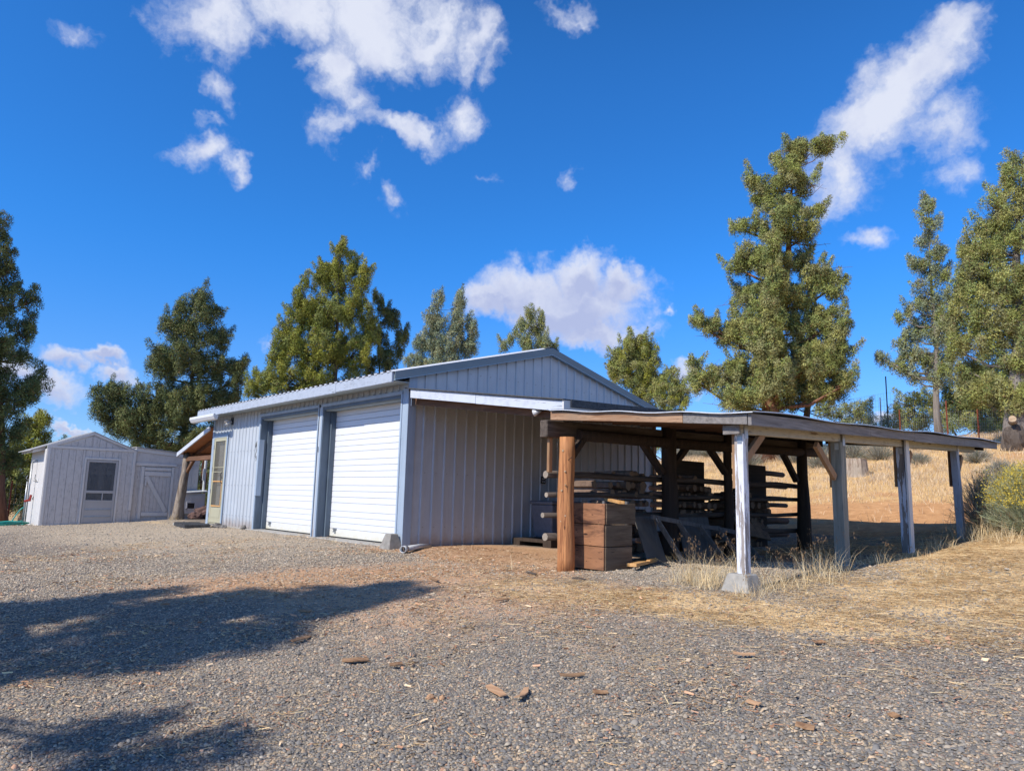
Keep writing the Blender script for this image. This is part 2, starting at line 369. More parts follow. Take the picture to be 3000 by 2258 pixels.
M['logend'] = wood('log end grain', (.28, .22, .17), (.44, .37, .29), 'z', .85, .3, k=6, l=6)
M['grey_x'] = wood('grey fascia board', (.16, .14, .13), (.33, .30, .28), 'y', .85, .7)
M['burnt_x'] = wood('sun browned fascia board', (.30, .15, .075), (.50, .32, .20), 'x', .8, .7)
M['rafter'] = wood('brown rafter', (.11, .052, .026), (.22, .11, .058), 'x', .85, .4)
M['beamcream'] = peel('flaking cream beam', (.50, .46, .38), (.17, .12, .09), (.30, .23, .17), 'y', .60)
M['postwhite'] = peel('flaking white post', (.80, .81, .86), (.27, .23, .21), (.42, .37, .34), 'z', .545, 11, .9)
M['postpeel'] = peel('half bare white post', (.58, .61, .68), (.12, .10, .09), (.26, .23, .21), 'z', .50, 8, .8)
M['postgrey'] = wood('grey green post', (.20, .20, .165), (.34, .33, .28), 'z', .85, .5)
M['postgrey2'] = peel('dull grey painted post', (.40, .42, .47), (.22, .17, .13), (.34, .27, .20), 'z', .66, 8, .9)
M['brace'] = wood('orange brown brace', (.26, .13, .06), (.46, .27, .14), 'z', .8, .6)
M['crate_s'] = wood('crate board', (.075, .03, .018), (.46, .21, .10), 'x', .8, .9, True, 7, 1.5)
M['crate_shade'] = wood('shade-toned crate board', (.09, .06, .04), (.23, .165, .11), 'y', .85, .6, False, 12, 1.0)  # darker copy of the crate board: shade of the unlit sides put into the colour
M['fresh'] = wood('fresh lumber', (.66, .33, .10), (.88, .50, .20), 'y', .7, .2)
M['freshx'] = wood('fresh lumber stick', (.66, .33, .10), (.88, .50, .20), 'x', .7, .2)
M['tarpaper'] = stone('asphalt roofing', (.05, .05, .055), (.13, .13, .13), 20, .6)
M['tarlip'] = plain('bright roof edge', (.62, .63, .65), .4, .2)
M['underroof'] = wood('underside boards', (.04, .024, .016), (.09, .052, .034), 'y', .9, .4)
M['orangeboards'] = wood('orange roof boards', (.34, .12, .045), (.52, .22, .09), 'x', .8, .6)
M['ply'] = wood('grey plywood', (.10, .095, .09), (.17, .16, .15), 'z', .85, .2, k=5)
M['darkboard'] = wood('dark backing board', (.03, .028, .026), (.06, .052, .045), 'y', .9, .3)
M['ladder'] = wood('weathered ladder', (.10, .095, .09), (.19, .18, .175), 'z', .8, .4)
M['bark'] = wood('juniper bark', (.13, .085, .06), (.30, .20, .14), 'z', .95, .9, k=10, l=1.4)
M['barkdark'] = wood('dark bark', (.06, .045, .035), (.15, .115, .09), 'z', .95, .9, k=10, l=1.4)
M['barkred'] = wood('red shreddy bark', (.12, .05, .028), (.34, .165, .095), 'z', .95, .9, k=12, l=.8)
M['barkgrey'] = wood('grey bark', (.17, .14, .12), (.36, .31, .27), 'z', .95, .9, k=12, l=1)
M['twisted'] = wood('twisted grey trunk', (.13, .09, .06), (.42, .35, .28), 'z', .9, .9, k=12, l=1.4)
M['shed'] = peel('shed grey white paint', (.62, .59, .57), (.30, .29, .28), (.42, .40, .38), 'z', .74, 8, 1.2)
M['shedwhite'] = paint('shed trim paint', (.70, .67, .64), .6, .1)
M['shedroof'] = stone('shed roofing', (.30, .30, .31), (.46, .46, .47), 9, .3)
M['sheddoor'] = paint('grey door', (.45, .44, .44), .5, .06)
M['groove_d'] = plain('dark groove', (.09, .09, .10), .9)
M['rustpost'] = plain('rusty steel', (.28, .07, .035), .8)
M['wire'] = plain('fence wire', (.34, .35, .36), .5, .5)
M['hose'] = plain('green hose', (.03, .36, .30), .4)
M['hosered'] = plain('red valve', (.45, .05, .035), .5)
M['binplastic'] = plain('grey plastic', (.18, .20, .25), .45)
M['lava'] = stone('reddish lava rock', (.10, .055, .05), (.28, .17, .14), 5, 1.0)
M['greystone'] = stone('grey rock', (.14, .13, .12), (.30, .27, .24), 8, .8)
M['chip'] = wood('wood chip', (.46, .24, .12), (.66, .40, .22), 'x', .8, .4)
M['stumpside'] = wood('pale stump wood', (.20, .13, .09), (.56, .46, .35), 'z', .9, .9, k=10, l=1)
M['stumptop'] = wood('cut wood', (.42, .28, .16), (.62, .46, .30), 'x', .85, .3)
M['leaf'] = attrmat('juniper foliage', trans=0, rough=.75)
M['blade'] = attrmat('dry grass', trans=.25, rough=.75)
M['pebble'] = attrmat('crushed stone', rough=.9)
M['chips'] = attrmat('bark debris', rough=.9)

def glassy(name, c, a):
    m, t, b = newmat(name); N = NT(t); b.inputs['Base Color'].default_value = (*c, 1); b.inputs['Roughness'].default_value = .25
    tr = N.n('ShaderNodeBsdfTransparent'); mxs = N.n('ShaderNodeMixShader'); mxs.inputs[0].default_value = a
    o = t.nodes['Material Output']; t.links.new(tr.outputs[0], mxs.inputs[1]); t.links.new(b.outputs[0], mxs.inputs[2]); t.links.new(mxs.outputs[0], o.inputs['Surface']); return m
M['screen'] = glassy('insect screen', (.22, .20, .16), .42)
M['screend'] = glassy('dark insect screen', (.10, .115, .14), .55)

# ground material ------------------------------------------------------------
def ground_mat():
    m, t, b = newmat('ground'); N = NT(t)
    a1 = N.n('ShaderNodeAttribute'); a1.attribute_name = 'ZoneA'; a2 = N.n('ShaderNodeAttribute'); a2.attribute_name = 'ZoneB'
    s1 = N.n('ShaderNodeSeparateColor'); t.links.new(a1.outputs['Color'], s1.inputs[0]); s2 = N.n('ShaderNodeSeparateColor'); t.links.new(a2.outputs['Color'], s2.inputs[0])
    tan, red, straw = s1.outputs; hill, dirt, pale = s2.outputs
    o = N.coord()
    v1 = N.vor(o, 46); v2 = N.vor(o, 90)
    def cell(v):
        s = N.n('ShaderNodeSeparateColor'); t.links.new(v.outputs['Color'], s.inputs[0]); return s.outputs[0]
    stops = [(0, (.12, .118, .12)), (.32, (.19, .185, .183)), (.55, (.27, .255, .24)), (.70, (.33, .30, .27)), (.80, (.44, .35, .26)), (.91, (.58, .44, .31)), (.97, (.38, .15, .10)), (1, (.52, .46, .38))]
    g1 = N.ramp(cell(v1), stops); g2 = N.ramp(cell(v2), stops)
    grav = N.mix(.45, g1, g2)
    grav = N.mix(N.math('MULTIPLY', N.step(v1.outputs['Distance'], .55, .8), .5), grav, (.05, .05, .055))
    n1 = N.noise(o, 1.1, 6, .6); n2 = N.noise(o, 6, 8, .7); n3 = N.noise(o, 30, 6, .7)
    patch = N.math('ADD', N.math('MULTIPLY', n1, .5), N.math('MULTIPLY', n2, .5))
    fine = N.math('ADD', N.math('MULTIPLY', n2, .45), N.math('MULTIPLY', n3, .55))
    # tan dust between the stones
    dust = N.ramp(n3, [(.35, (.52, .44, .34)), (.65, (.86, .73, .56))])
    dust = N.mix(.40, dust, g1)
    f = N.step(N.math('ADD', tan, N.math('MULTIPLY', N.math('SUBTRACT', N.math('ADD', N.math('MULTIPLY', patch, .5), N.math('MULTIPLY', fine, .5)), .5), 2.6)), .30, .80)
    col = N.mix(N.math('MULTIPLY', f, .85), grav, dust)
    f = N.step(N.math('ADD', pale, N.math('MULTIPLY', N.math('SUBTRACT', fine, .5), 1.2)), .4, .7)
    col = N.mix(N.math('MULTIPLY', f, .8), col, N.ramp(cell(v2), [(0, (.17, .165, .16)), (.5, (.34, .32, .29)), (1, (.50, .45, .38))]))
    rc = N.ramp(n3, [(.32, (.26, .125, .07)), (.5, (.55, .34, .205)), (.68, (.74, .52, .34))])
    f = N.step(N.math('ADD', red, N.math('MULTIPLY', N.math('SUBTRACT', fine, .5), 2.2)), .40, .75)
    rs_ = N.step(N.math('ADD', red, N.math('MULTIPLY', N.math('SUBTRACT', patch, .5), 1.5)), .10, .60)
    col = N.mix(N.math('MULTIPLY', rs_, .75), col, (.70, .45, .30))
    col = N.mix(N.math('MULTIPLY', f, .8), col, rc)
    sv = N.noise(N.coord((1, 2.6, 1)), 26, 8, .75, 1.5)
    sc_ = N.ramp(sv, [(.30, (.46, .31, .17)), (.42, (.76, .54, .30)), (.60, (.93, .71, .42)), (.75, (.97, .80, .52))])
    f = N.step(N.math('ADD', straw, N.math('MULTIPLY', N.math('SUBTRACT', fine, .5), 2.4)), .45, .80)
    col = N.mix(N.math('MULTIPLY', f, .92), col, sc_)
    hc = N.ramp(N.math('ADD', N.math('MULTIPLY', N.noise(o, 14, 9, .75), .7), N.math('MULTIPLY', N.noise(o, 1.7, 6, .7), .3)), [(.3, (.44, .27, .13)), (.48, (.70, .47, .23)), (.7, (.82, .60, .32))])
    col = N.mix(hill, col, hc)
    dc = N.ramp(N.noise(o, 5, 9, .7), [(.3, (.42, .22, .11)), (.6, (.66, .38, .20)), (.8, (.76, .50, .28))])
    f = N.step(N.math('ADD', dirt, N.math('MULTIPLY', N.math('SUBTRACT', patch, .5), 1.8)), .40, .75)
    col = N.mix(N.math('MULTIPLY', f, .93), col, dc)
    col = N.mix(1.0, col, (1.06, 1.0, .90), 'MULTIPLY')
    N.put(b.inputs['Base Color'], col); b.inputs['Roughness'].default_value = 1.0; b.inputs['Specular IOR Level'].default_value = .1
    bp = N.bump(N.math('SUBTRACT', 1.0, v1.outputs['Distance']), .75, .012, None)
    bp = N.bump(N.math('SUBTRACT', 1.0, v2.outputs['Distance']), .5, .006, None, bp)
    N.bump(n2, .4, .03, b, bp)
    return m
M['ground'] = ground_mat()

# ------------------------------------------------------------------ ground sheet
def axis(lo, hi, step, far):
    c = list(np.arange(lo, hi+1e-6, step)); s = step; a = [lo]
    while a[-1] > -far: s *= 1.22; a.append(a[-1]-s)
    s = step; b_ = [hi]
    while b_[-1] < far: s *= 1.22; b_.append(b_[-1]+s)
    return np.array(a[1:][::-1]+c+b_[1:])
xs = axis(-16, 13, .11, 2500); ys = axis(-10, 26, .11, 2500)
GX, GY = np.meshgrid(xs, ys, indexing='ij')
gx = GX.ravel(); gy = GY.ravel(); gz = hgt(gx, gy)
def fbm(x, y, s, o=0):
    r = np.zeros_like(x); a = 1
    for k in range(4):
        ph = o*1.7+k*2.3
        r += a*(np.sin(x*s*1.3+1.7*np.sin(y*s*.9+ph)+ph)*np.cos(y*s*1.1-1.3*np.sin(x*s*.8-ph)+ph*.5)); s *= 2.03; a *= .5
    return r/1.8
near = (np.abs(gx) < 30) & (np.abs(gy) < 35)
gz = gz + np.where(near, fbm(gx, gy, 1.1)*.018+fbm(gx, gy, 5.5, 3)*.005, 0)
gz = gz + np.where((gy > 9.5), fbm(gx, gy, 1.6, 5)*.05*np.clip((gy-9.5)/3, 0, 1), 0)
def ell(cx, cy, rx, ry, a=0, x=None, y=None):
    x = gx if x is None else x; y = gy if y is None else y
    c, s_ = math.cos(R(a)), math.sin(R(a)); u = ((x-cx)*c+(y-cy)*s_)/rx; v = (-(x-cx)*s_+(y-cy)*c)/ry
    return np.clip(1.5-np.hypot(u, v)*1.0, 0, 1)
def zones(x, y):
    E = lambda *a: ell(*a, x=x, y=y)
    tan = np.maximum.reduce([E(-7, -1.9, 7.5, 2.2)*.95, E(-13, -5, 6, 2.2)*.7, E(-3, -2.5, 4, 1.3)*.5, E(7, -3.2, 6, 2.6)*.42, E(2, -3.5, 5, 2)*.38, E(3, -6, 12, 8)*.30, E(-11, -2.5, 4, 2)*.75])
    red = np.maximum.reduce([E(1.6, -.1, 2.0, .55)*.95, E(3.0, -.3, 1.2, .6)*.75, E(2.6, -1.2, 1.3, 1.1, 30)*.62, E(2.0, -2.6, .9, 1.9, -18)*.72, E(3.3, -2.6, 1.5, .9, 20)*.45, E(4.3, -2.6, 1.4, .8)*.35, E(3.6, -1.9, 2.6, 1.7, 10)*.42, E(1.6, .9, 1.8, 1.3)*.9])
    red = red*np.where(((x-.9)**2+(y+.9)**2) < .35, .3, 1)
    straw = np.maximum.reduce([E(6.6, -.8, 2.4, .7, 8)*.80, E(8.3, 1.0, 2.2, 1.6, 30)*.82, E(4.7, -1.1, 1.4, .8)*.62, E(7.6, 3.6, 1.4, 3.2)*.9, E(11, 2, 3, 3)*.9, E(6.7, -2.0, 2.8, .8, 12)*.30, E(4.6, 6.5, 2.2, 2.6)*.55, E(-11, -.9, 2.2, .35)*.6])
    pale = np.maximum.reduce([E(5.1, .35, 1.6, .8)*.8, E(3.5, 3, 3.4, 3)*.4])
    hill = np.clip((y-8.6)/1.6, 0, 1)*np.clip((x+16)/6, 0, 1)
    hill = np.maximum(hill, np.clip((x-7.5)/2, 0, 1)*np.clip((y-3)/3, 0, 1)); hill = np.maximum(hill, np.clip((np.hypot(x, y)-34)/8, 0, 1)); hill = np.maximum(hill, np.clip((-15-x)/3, 0, 1)*.8*np.clip((y+4)/2, 0, 1))
    dirt = np.maximum.reduce([E(4, 10.3, 6, 1.35)*.92, E(5, 13, 1.4, .9)*.55, E(2, 12.2, 2.0, .7)*.6, E(6, 17.3, 3.2, 1.0)*.75, E(8, 11, 2.0, 2.0)*.6, E(3.9, 8.6, 3.5, .8)*.8])
    return tan, red, straw, hill, dirt, pale
tan, red, straw, hill, dirt, pale = zones(gx, gy)
nx, ny = len(xs), len(ys)
ii, jj = np.meshgrid(np.arange(nx-1), np.arange(ny-1), indexing='ij'); q = (ii*ny+jj).ravel()
F = np.stack([q, q+ny, q+ny+1, q+1], 1)
g = mesh_np('ground', np.stack([gx, gy, gz], 1), F, M['ground'], None, {'ZoneA': np.stack([tan, red, straw], 1), 'ZoneB': np.stack([hill, dirt, pale], 1)}, smooth=True)
tag(g, 'gravel yard rising to a dry grass hillside', 'ground', kind='structure')

# ------------------------------------------------------------------ ribbed sheets
def ribbed(mb, u0, u1, z0f, z1f, place, pitch=.2, depth=.018, phase=0.0):
    """ribbed sheet; place(u, d, z) gives the point, d = outward offset"""
    prof = [(0, 0), (.30, 0), (.36, 1), (.50, 1), (.56, 0), (1, 0)]
    us = set([u0, u1]); k0 = int(math.floor((u0-phase)/pitch))-1; k1 = int(math.ceil((u1-phase)/pitch))+1
    for k in range(k0, k1):
        for t, _ in prof:
            u = phase+(k+t)*pitch
            if u0 < u < u1: us.add(u)
    def dep(u):
        t = ((u-phase)/pitch) % 1.0
        for (a, da), (b, db) in zip(prof, prof[1:]):
            if a <= t <= b: return depth*(da+(db-da)*((t-a)/(b-a)))
        return 0
    us = sorted(us); base = len(mb.v)
    for u in us:
        d = dep(u); mb.v.append(tuple(place(u, d, z0f(u)))); mb.v.append(tuple(place(u, d, z1f(u))))
    for i in range(len(us)-1):
        b = base+2*i; mb.face((b, b+2, b+3, b+1))

# ------------------------------------------------------------------ garage
EZ, RZ, D = 2.81, 3.66, 6.5                # eave, ridge, depth
garage = empty('garage', (-4.5, 3.25, 0), 'blue grey metal garage with two white roll-up doors and a cream storm door', 'garage')
FX = lambda u, d, z: (u, -d, z)
GXp = lambda u, d, z: (d, u, z)
def rz(y): return RZ-abs(y-3.25)*(RZ-EZ)/3.25
TOP = 2.745
m = MB()
for (a, b_, lo, hi) in [(-8.95, -7.97, 2.15, TOP), (-7.97, -6.07, -.05, TOP), (-6.07, -3.13, 2.53, TOP), (-3.13, -3.04, -.05, TOP), (-3.04, -.15, 2.53, TOP), (-.15, 0, -.05, TOP)]:
    ribbed(m, a, b_, lambda u: lo, lambda u: hi, FX, .2, .02)
m.mi = 1
for z in (.25, .95, 1.75, 2.58):
    for k in range(-45, 0):
        x = k*.2+.086
        if -8.9 < x < -8.0 and z < 2.2: continue
        if (-6.05 < x < -3.15 or -3.02 < x < -.17) and z < 2.5: continue
        if x < -8.95: continue
        m.box(x-.006, x+.006, -.032, -.018, z-.006, z+.006)
m.build('front_wall', [M['siding'], M['galv']], garage)
m = MB(); gz0 = lambda u: -.08
ribbed(m, .0, 3.25, gz0, rz, GXp, .2286, .022); ribbed(m, 3.25, 6.5, gz0, rz, GXp, .2286, .022)
m.mi = 1
for z in (.3, 1.2, 2.1, 3.0):
    for k in range(28):
        y = k*.2286+.15
        if y < 6.4 and z < rz(y)-.1: m.box(.0, .012, y-.006, y+.006, z-.006, z+.006)
m.build('gable_wall', [M['siding'], M['galv']], garage)
m = MB()
m.poly([(-8.98, 0, -.05), (-8.98, 6.5, -.05), (-8.98, 6.5, EZ), (-8.98, 3.25, RZ), (-8.98, 0, EZ)]); m.poly([(0, 6.5, -.05), (-8.98, 6.5, -.05), (-8.98, 6.5, TOP), (0, 6.5, TOP)])
m.build('rear_wall', M['siding'], garage)
# roof sheet, ribs run up the slope, edges seen from below
rs = (RZ-EZ)/3.25
m = MB()
RX0, RX1 = -9.28, .085
for side in (0, 1):
    yy = (lambda s: -.40+s) if side == 0 else (lambda s: 6.9-s)
    for (off, flip) in ((.112, False), (.106, True)):
        base = len(m.v); us = []
        k = RX0
        while k < RX1:
            for t, dd in ((0, 0), (.30, 0), (.42, .03), (.88, .03), (.98, 0)):
                u = k+t*.2
                if u < RX1: us.append((u, dd))
            k += .2
        us.append((RX1, 0))
        for u, dd in us:
            for s in (0, 3.65):
                y = yy(s); m.v.append((u, y, EZ-.40*rs+s*rs+off+dd))
        for i in range(len(us)-1):
            b = base+2*i; m.face((b, b+1, b+3, b+2) if flip else (b, b+2, b+3, b+1))
m.build('roof', M['roofmetal'], garage)
m = MB(); m.box(-9.27, .03, -.35, 0, 2.672, 2.69); m.build('soffit', M['soffit'], garage)
m = MB()
for x0, x1, dz in ((-9.27, -7.5, .006), (-7.5, -5.8, 0), (-5.8, -3.4, .004), (-3.4, -1.85, -.008), (-1.85, .06, .004)):
    m.box(x0+.003, x1, -.395+dz*.3, -.355+dz*.3, 2.645+dz, 2.822+dz*.4)
m.build('fascia', M['fascia'], garage, bevel=.004)
# rake flashing on the gable
m = MB(); l_ = MB()
for (ya, yb) in ((-.352, 3.25), (3.25, 6.86)):
    za, zb = rz(ya)+.112, rz(yb)+.112
    ya_, yb_ = (ya, yb)
    m.hexa([(.04, ya, za-.135), (.095, ya, za-.135), (.095, yb, zb-.135), (.04, yb, zb-.135), (.0, ya, za), (.1, ya, za), (.1, yb, zb), (.0, yb, zb)])
    l_.hexa([(.04, ya, za-.147), (.112, ya, za-.147), (.112, yb, zb-.147), (.04, yb, zb-.147), (.04, ya, za-.136), (.112, ya, za-.136), (.112, yb, zb-.136), (.04, yb, zb-.136)])
m.build('rake_trim', M['flash'], garage); l_.build('rake_trim_lip', M['flashlip'], garage)
m = MB(); m.poly([(-.25, 3.05, RZ+.085), (.1, 3.05, RZ+.085), (.1, 3.25, RZ+.135), (-.25, 3.25, RZ+.135)]); m.poly([(-.25, 3.25, RZ+.135), (.1, 3.25, RZ+.135), (.1, 3.45, RZ+.085), (-.25, 3.45, RZ+.085)])
m.build('ridge_cap', M['flash'], garage)
# corner trims
m = MB(); m.box(-.155, .028, -.03, -.021, -.05, 2.67); m.box(.024, .034, -.028, .13, -.05, 2.8); m.build('corner_trim', M['trim'], garage)
m = MB(); m.box(-9.05, -8.93, -.035, -.022, -.03, 2.67); m.box(-9.05, -9.035, -.022, .1, -.03, 2.67); m.build('corner_trim', M['trim'], garage)
m = MB(); m.box(-9.1, -.2, -.1, .22, -.12, -.015); m.build('slab_edge', M['concrete'], garage, bevel=.01)
# inside backing so openings are dark
for (x0, x1) in ((-5.985, -3.2), (-2.975, -.19)):
    fr = MB()
    # outer trim strips, proud of the ribs
    fr.box(x0-.085, x0-.02, -.045, -.022, -.03, 2.55); fr.box(x1+.01, x1+.05, -.045, -.022, -.03, 2.55); fr.box(x0-.085, x1+.05, -.048, -.02, 2.50, 2.56)
    ob = fr.build('door_trim', M['trim'], garage, bevel=.003)
    fr = MB()
    fr.box(x0-.025, x0, -.03, .13, -.03, 2.5); fr.box(x0-.02, x0+.045, .13, .23, -.03, 2.5)
    fr.box(x1, x1+.02, -.03, .23, -.03, 2.5)
    fr.box(x0, x1, -.03, .02, 2.44, 2.5)
    fr.build('door_frame', M['jamb'], garage, bevel=.003)
    fr = MB(); fr.box(x0, x1, .02, .27, 2.425, 2.47); fr.build('door_header', M['soffit'], garage)
    door = MB(); z = 0.0; heights = [.155, .11, .11, .11]*5
    tot = sum(heights); kz = 2.435/tot
    gv = MB()
    for i, h in enumerate(heights):
        h *= kz; g_ = .0026; y = .232
        zl, zh = z+g_/2, z+h-g_/2
        # slightly bulged strip with a chamfer each side
        door.hexa([(x0+.04, y+.012, zl), (x1, y+.012, zl), (x1, y+.05, zl), (x0+.04, y+.05, zl), (x0+.04, y, zl+.007), (x1, y, zl+.007), (x1, y+.05, zl+.007), (x0+.04, y+.05, zl+.007)])
        door.box(x0+.04, x1, y, y+.05, zl+.007, zh-.006)
        door.hexa([(x0+.04, y, zh-.006), (x1, y, zh-.006), (x1, y+.05, zh-.006), (x0+.04, y+.05, zh-.006), (x0+.04, y+.008, zh), (x1, y+.008, zh), (x1, y+.05, zh), (x0+.04, y+.05, zh)])
        z += h
    gv.box(x0+.03, x1, .255, .27, 0, 2.44)
    dm = door.build('garage_door', M['gdoor'], garage)
    gv.build('groove', M['groove'], dm)
    hm = MB(); hx = x0+.2; hm.box(hx, hx+.12, .205, .232, .135, .155); hm.box(hx+.03, hx+.09, .195, .225, .085, .105); hm.box(hx+.035, hx+.05, .205, .23, .1, .14); hm.box(hx+.07, hx+.085, .205, .23, .1, .14)
    hm.build('handle', M['galv'], dm)
    sm = MB(); sm.box(x0+.04, x1, .22, .26, -.014, .004); sm.build('weather_seal', M['black'], dm)
m = MB(); m.box(-6.02, -5.955, -.06, .06, .72, 1.98); m.build('jamb_board', M['trim'], garage, bevel=.004)
m = MB(); m.box(-3.12, -3.06, -.038, -.018, -.02, 2.5); m.build('centre_post_strip', M['siding'], garage)
m = MB()
m.tube([(-6.12, -.05, 1.95), (-6.14, -.06, 1.85), (-6.11, -.05, 1.72), (-6.15, -.055, 1.62), (-6.11, -.05, 1.56)], .006, 5); m.tube([(-6.13, -.06, 1.9), (-6.1, -.07, 1.86), (-6.13, -.06, 1.82)], .016, 6)
m.tube([(-6.11, -.05, 1.62), (-6.07, -.06, 1.58), (-6.1, -.05, 1.5)], .006, 5)
m.build('cable_hook', M['black'], garage)
m = MB(); m.tube([(-3.09, -.05, 1.62), (-3.05, -.06, 1.66), (-3.06, -.06, 1.72), (-3.1, -.05, 1.70), (-3.09, -.05, 1.62)], .007, 5); m.build('hook', M['galv'], garage)
# storm door ------------------------------------------------------------------
sd = MB(); x0, x1, zb, zt = -8.84, -8.03, .03, 2.12
def fframe(mb, x0, x1, z0, z1, w, y0, y1):
    mb.box(x0, x0+w, y0, y1, z0, z1); mb.box(x1-w, x1, y0, y1, z0, z1); mb.box(x0+w, x1-w, y0, y1, z1-w, z1); mb.box(x0+w, x1-w, y0, y1, z0, z0+w)
m = MB(); m.box(-8.93, -8.865, -.05, -.02, -.02, 2.2); m.box(-8.01, -7.945, -.05, -.02, -.02, 2.2); m.box(-8.865, -8.01, -.05, -.02, 2.135, 2.2); m.build('entry_door_trim', M['trim'], garage, bevel=.003)
m = MB(); fframe(m, -8.865, -8.01, .0, 2.135, .022, -.045, .0); fframe(m, x0, x1, zb, zt, .075, -.04, -.012); m.box(x0+.075, x1-.075, -.035, -.015, .105, .40)
m.box(x0+.10, x1-.10, -.042, -.034, .15, .36)
sdo = m.build('storm_door', M['cream'], garage, bevel=.003)
m = MB(); m.box(x0+.075, x1-.10, -.038, -.02, .42, .45); m.box(x0+.075, x1-.10, -.038, -.02, 1.03, 1.055); m.box(x1-.135, x1-.105, -.038, -.02, .45, 1.03); m.build('guard_frame', M['freshx'], sdo)
m = MB(); m.box(x0+.08, x1-.08, -.022, -.02, .40, 2.045); m.build('screen_panel', M['screen'], sdo)
m = MB(); m.box(x1-.075, x1-.055, -.09, -.04, 1.12, 1.14); m.tube([(x1-.065, -.085, 1.13), (x1-.065, -.095, 1.22), (x1-.065, -.06, 1.28)], .009, 6); m.tube([(x1-.065, -.085, 1.13), (x1-.062, -.09, 1.02), (x1-.065, -.05, .99)], .008, 6); m.build('handle', M['black'], sdo)
for z in (.2, .8, 1.35, 1.9): m = MB(); m.box(x0-.03, x0+.005, -.05, -.03, z-.05, z+.05); m.build('hinge', M['galv'], sdo)
m = MB(); m.box(-8.87, -8.01, .075, .1, .02, 2.13)
for (a, b_) in ((-8.74, -8.5), (-8.38, -8.14)):
    for (c, e) in ((.2, .85), (1.0, 1.55), (1.68, 1.95)):
        m.box(a, b_, .062, .076, c, e)
m.build('entry_door', M['doorwhite'], garage, bevel=.006)
m = MB()
for i in range(1, 3): m.box(x0+.075, x1-.075, -.037, -.023, 1.16+.11*i, 1.175+.11*i)
m.build('screen_bar', M['cream'], sdo)
# flood lamp under the eave
m = MB(); m.box(-7.83, -7.72, -.05, -.02, 2.42, 2.6); lm = m.build('wall_lamp', M['black'], garage)
m = MB(); m.tube([(-7.78, -.06, 2.52), (-7.83, -.13, 2.52), (-7.87, -.19, 2.50)], [.025, .03, .05], 10); m.tube([(-7.75, -.06, 2.5), (-7.79, -.13, 2.45), (-7.82, -.17, 2.40)], [.025, .03, .045], 10); m.build('lamp_head', M['bulb'], lm, smooth=True)
# short gutter at the far end
m = MB()
gp = [(-.395, 2.62), (-.52, 2.66), (-.525, 2.60), (-.48, 2.53), (-.42, 2.51)]
b0 = len(m.v)
for x in (-9.45, -7.72):
    for y, z in gp: m.v.append((x, y, z))
for i in range(4): m.face((b0+i, b0+i+1, b0+6+i, b0+5+i))
m.face([b0+i for i in range(5)]); m.face([b0+5+i for i in range(5)][::-1])
m.build('gutter', M['roofmetal'], garage)
m = MB(); m.box(.02, .045, 3.05, 3.17, 1.10, 1.24); om = m.build('outlet_box', M['black'], garage, bevel=.006)
for dy in (.03, .07):
    for dz in (.03, .085): m = MB(); m.box(.045, .05, 3.05+dy, 3.07+dy, 1.10+dz, 1.12+dz); m.build('socket', M['bulb'], om)
m = MB(); m.box(-.02, .05, 6.5, 6.6, -.02, 2.75); m.build('rear_corner_post', M['brace'], garage)

# ------------------------------------------------------------------ side porch (far end of the garage)
porch = empty('side_porch', (-10.2, 1, 0), 'lean-to porch with orange boards on a twisted trunk post behind the storm door', 'porch')
pA, pB = Vector((-9.06, 0, 2.40)), Vector((-11.45, 0, 1.80))
def pl(x, y, dz=0): return (x, y, 1.80+(x+11.45)*(.60/2.39)+dz)
m = MB(); m.hexa([pl(-11.5, -.12, .03), pl(-9.06, -.12, .03), pl(-9.06, 3.2, .03), pl(-11.5, 3.2, .03), pl(-11.5, -.12, .06), pl(-9.06, -.12, .06), pl(-9.06, 3.2, .06), pl(-11.5, 3.2, .06)]); m.build('porch_roof', M['tarpaper'], porch)
m = MB(); m.hexa([pl(-11.45, -.08, .0), pl(-9.06, -.08, .0), pl(-9.06, 3.15, .0), pl(-11.45, 3.15, .0), pl(-11.45, -.08, .028), pl(-9.06, -.08, .028), pl(-9.06, 3.15, .028), pl(-11.45, 3.15, .028)]); m.build('roof_boards', M['orangeboards'], porch)
m = MB(); m.hexa([pl(-11.5, -.14, -.06), pl(-9.06, -.14, -.06), pl(-9.06, -.10, -.06), pl(-11.5, -.10, -.06), pl(-11.5, -.14, .05), pl(-9.06, -.14, .05), pl(-9.06, -.10, .05), pl(-11.5, -.10, .05)]); m.build('porch_fascia', M['white_fascia'], porch)
m = MB()
for y in (.25, .9, 1.6, 2.4): m.hexa([pl(-11.4, y, -.09), pl(-9.06, y, -.09), pl(-9.06, y+.05, -.09), pl(-11.4, y+.05, -.09), pl(-11.4, y, -.002), pl(-9.06, y, -.002), pl(-9.06, y+.05, -.002), pl(-11.4, y+.05, -.002)])
m.build('rafter', M['rafter'], porch)
for (z0, z1, w) in ((1.60, 1.72, .10),):
    m = MB(); m.box(-11.35, -9.06, .02, .14, z0, z1); m.build('beam', M['rafter'], porch, bevel=.006)
m = MB(); m.box(-11.35, -11.22, .0, 3.1, 1.66, 1.80); m.build('beam', M['rafter'], porch)
m = MB(); m.beam((-11.2, .08, 1.28), (-10.72, .08, 1.62), .07, .08); m.build('brace', M['rafter'], porch)
m = MB()
m.tube([(-11.36, .0, -.08), (-11.33, .0, .12), (-11.30, .0, .45), (-11.25, .02, .8), (-11.22, .03, 1.05), (-11.22, .05, 1.3), (-11.25, .06, 1.5), (-11.27, .06, 1.82)], [.21, .155, .125, .118, .11, .10, .09, .085], 11, wob=.14, seed=4)
m.build('trunk_post', M['twisted'], porch, smooth=True)

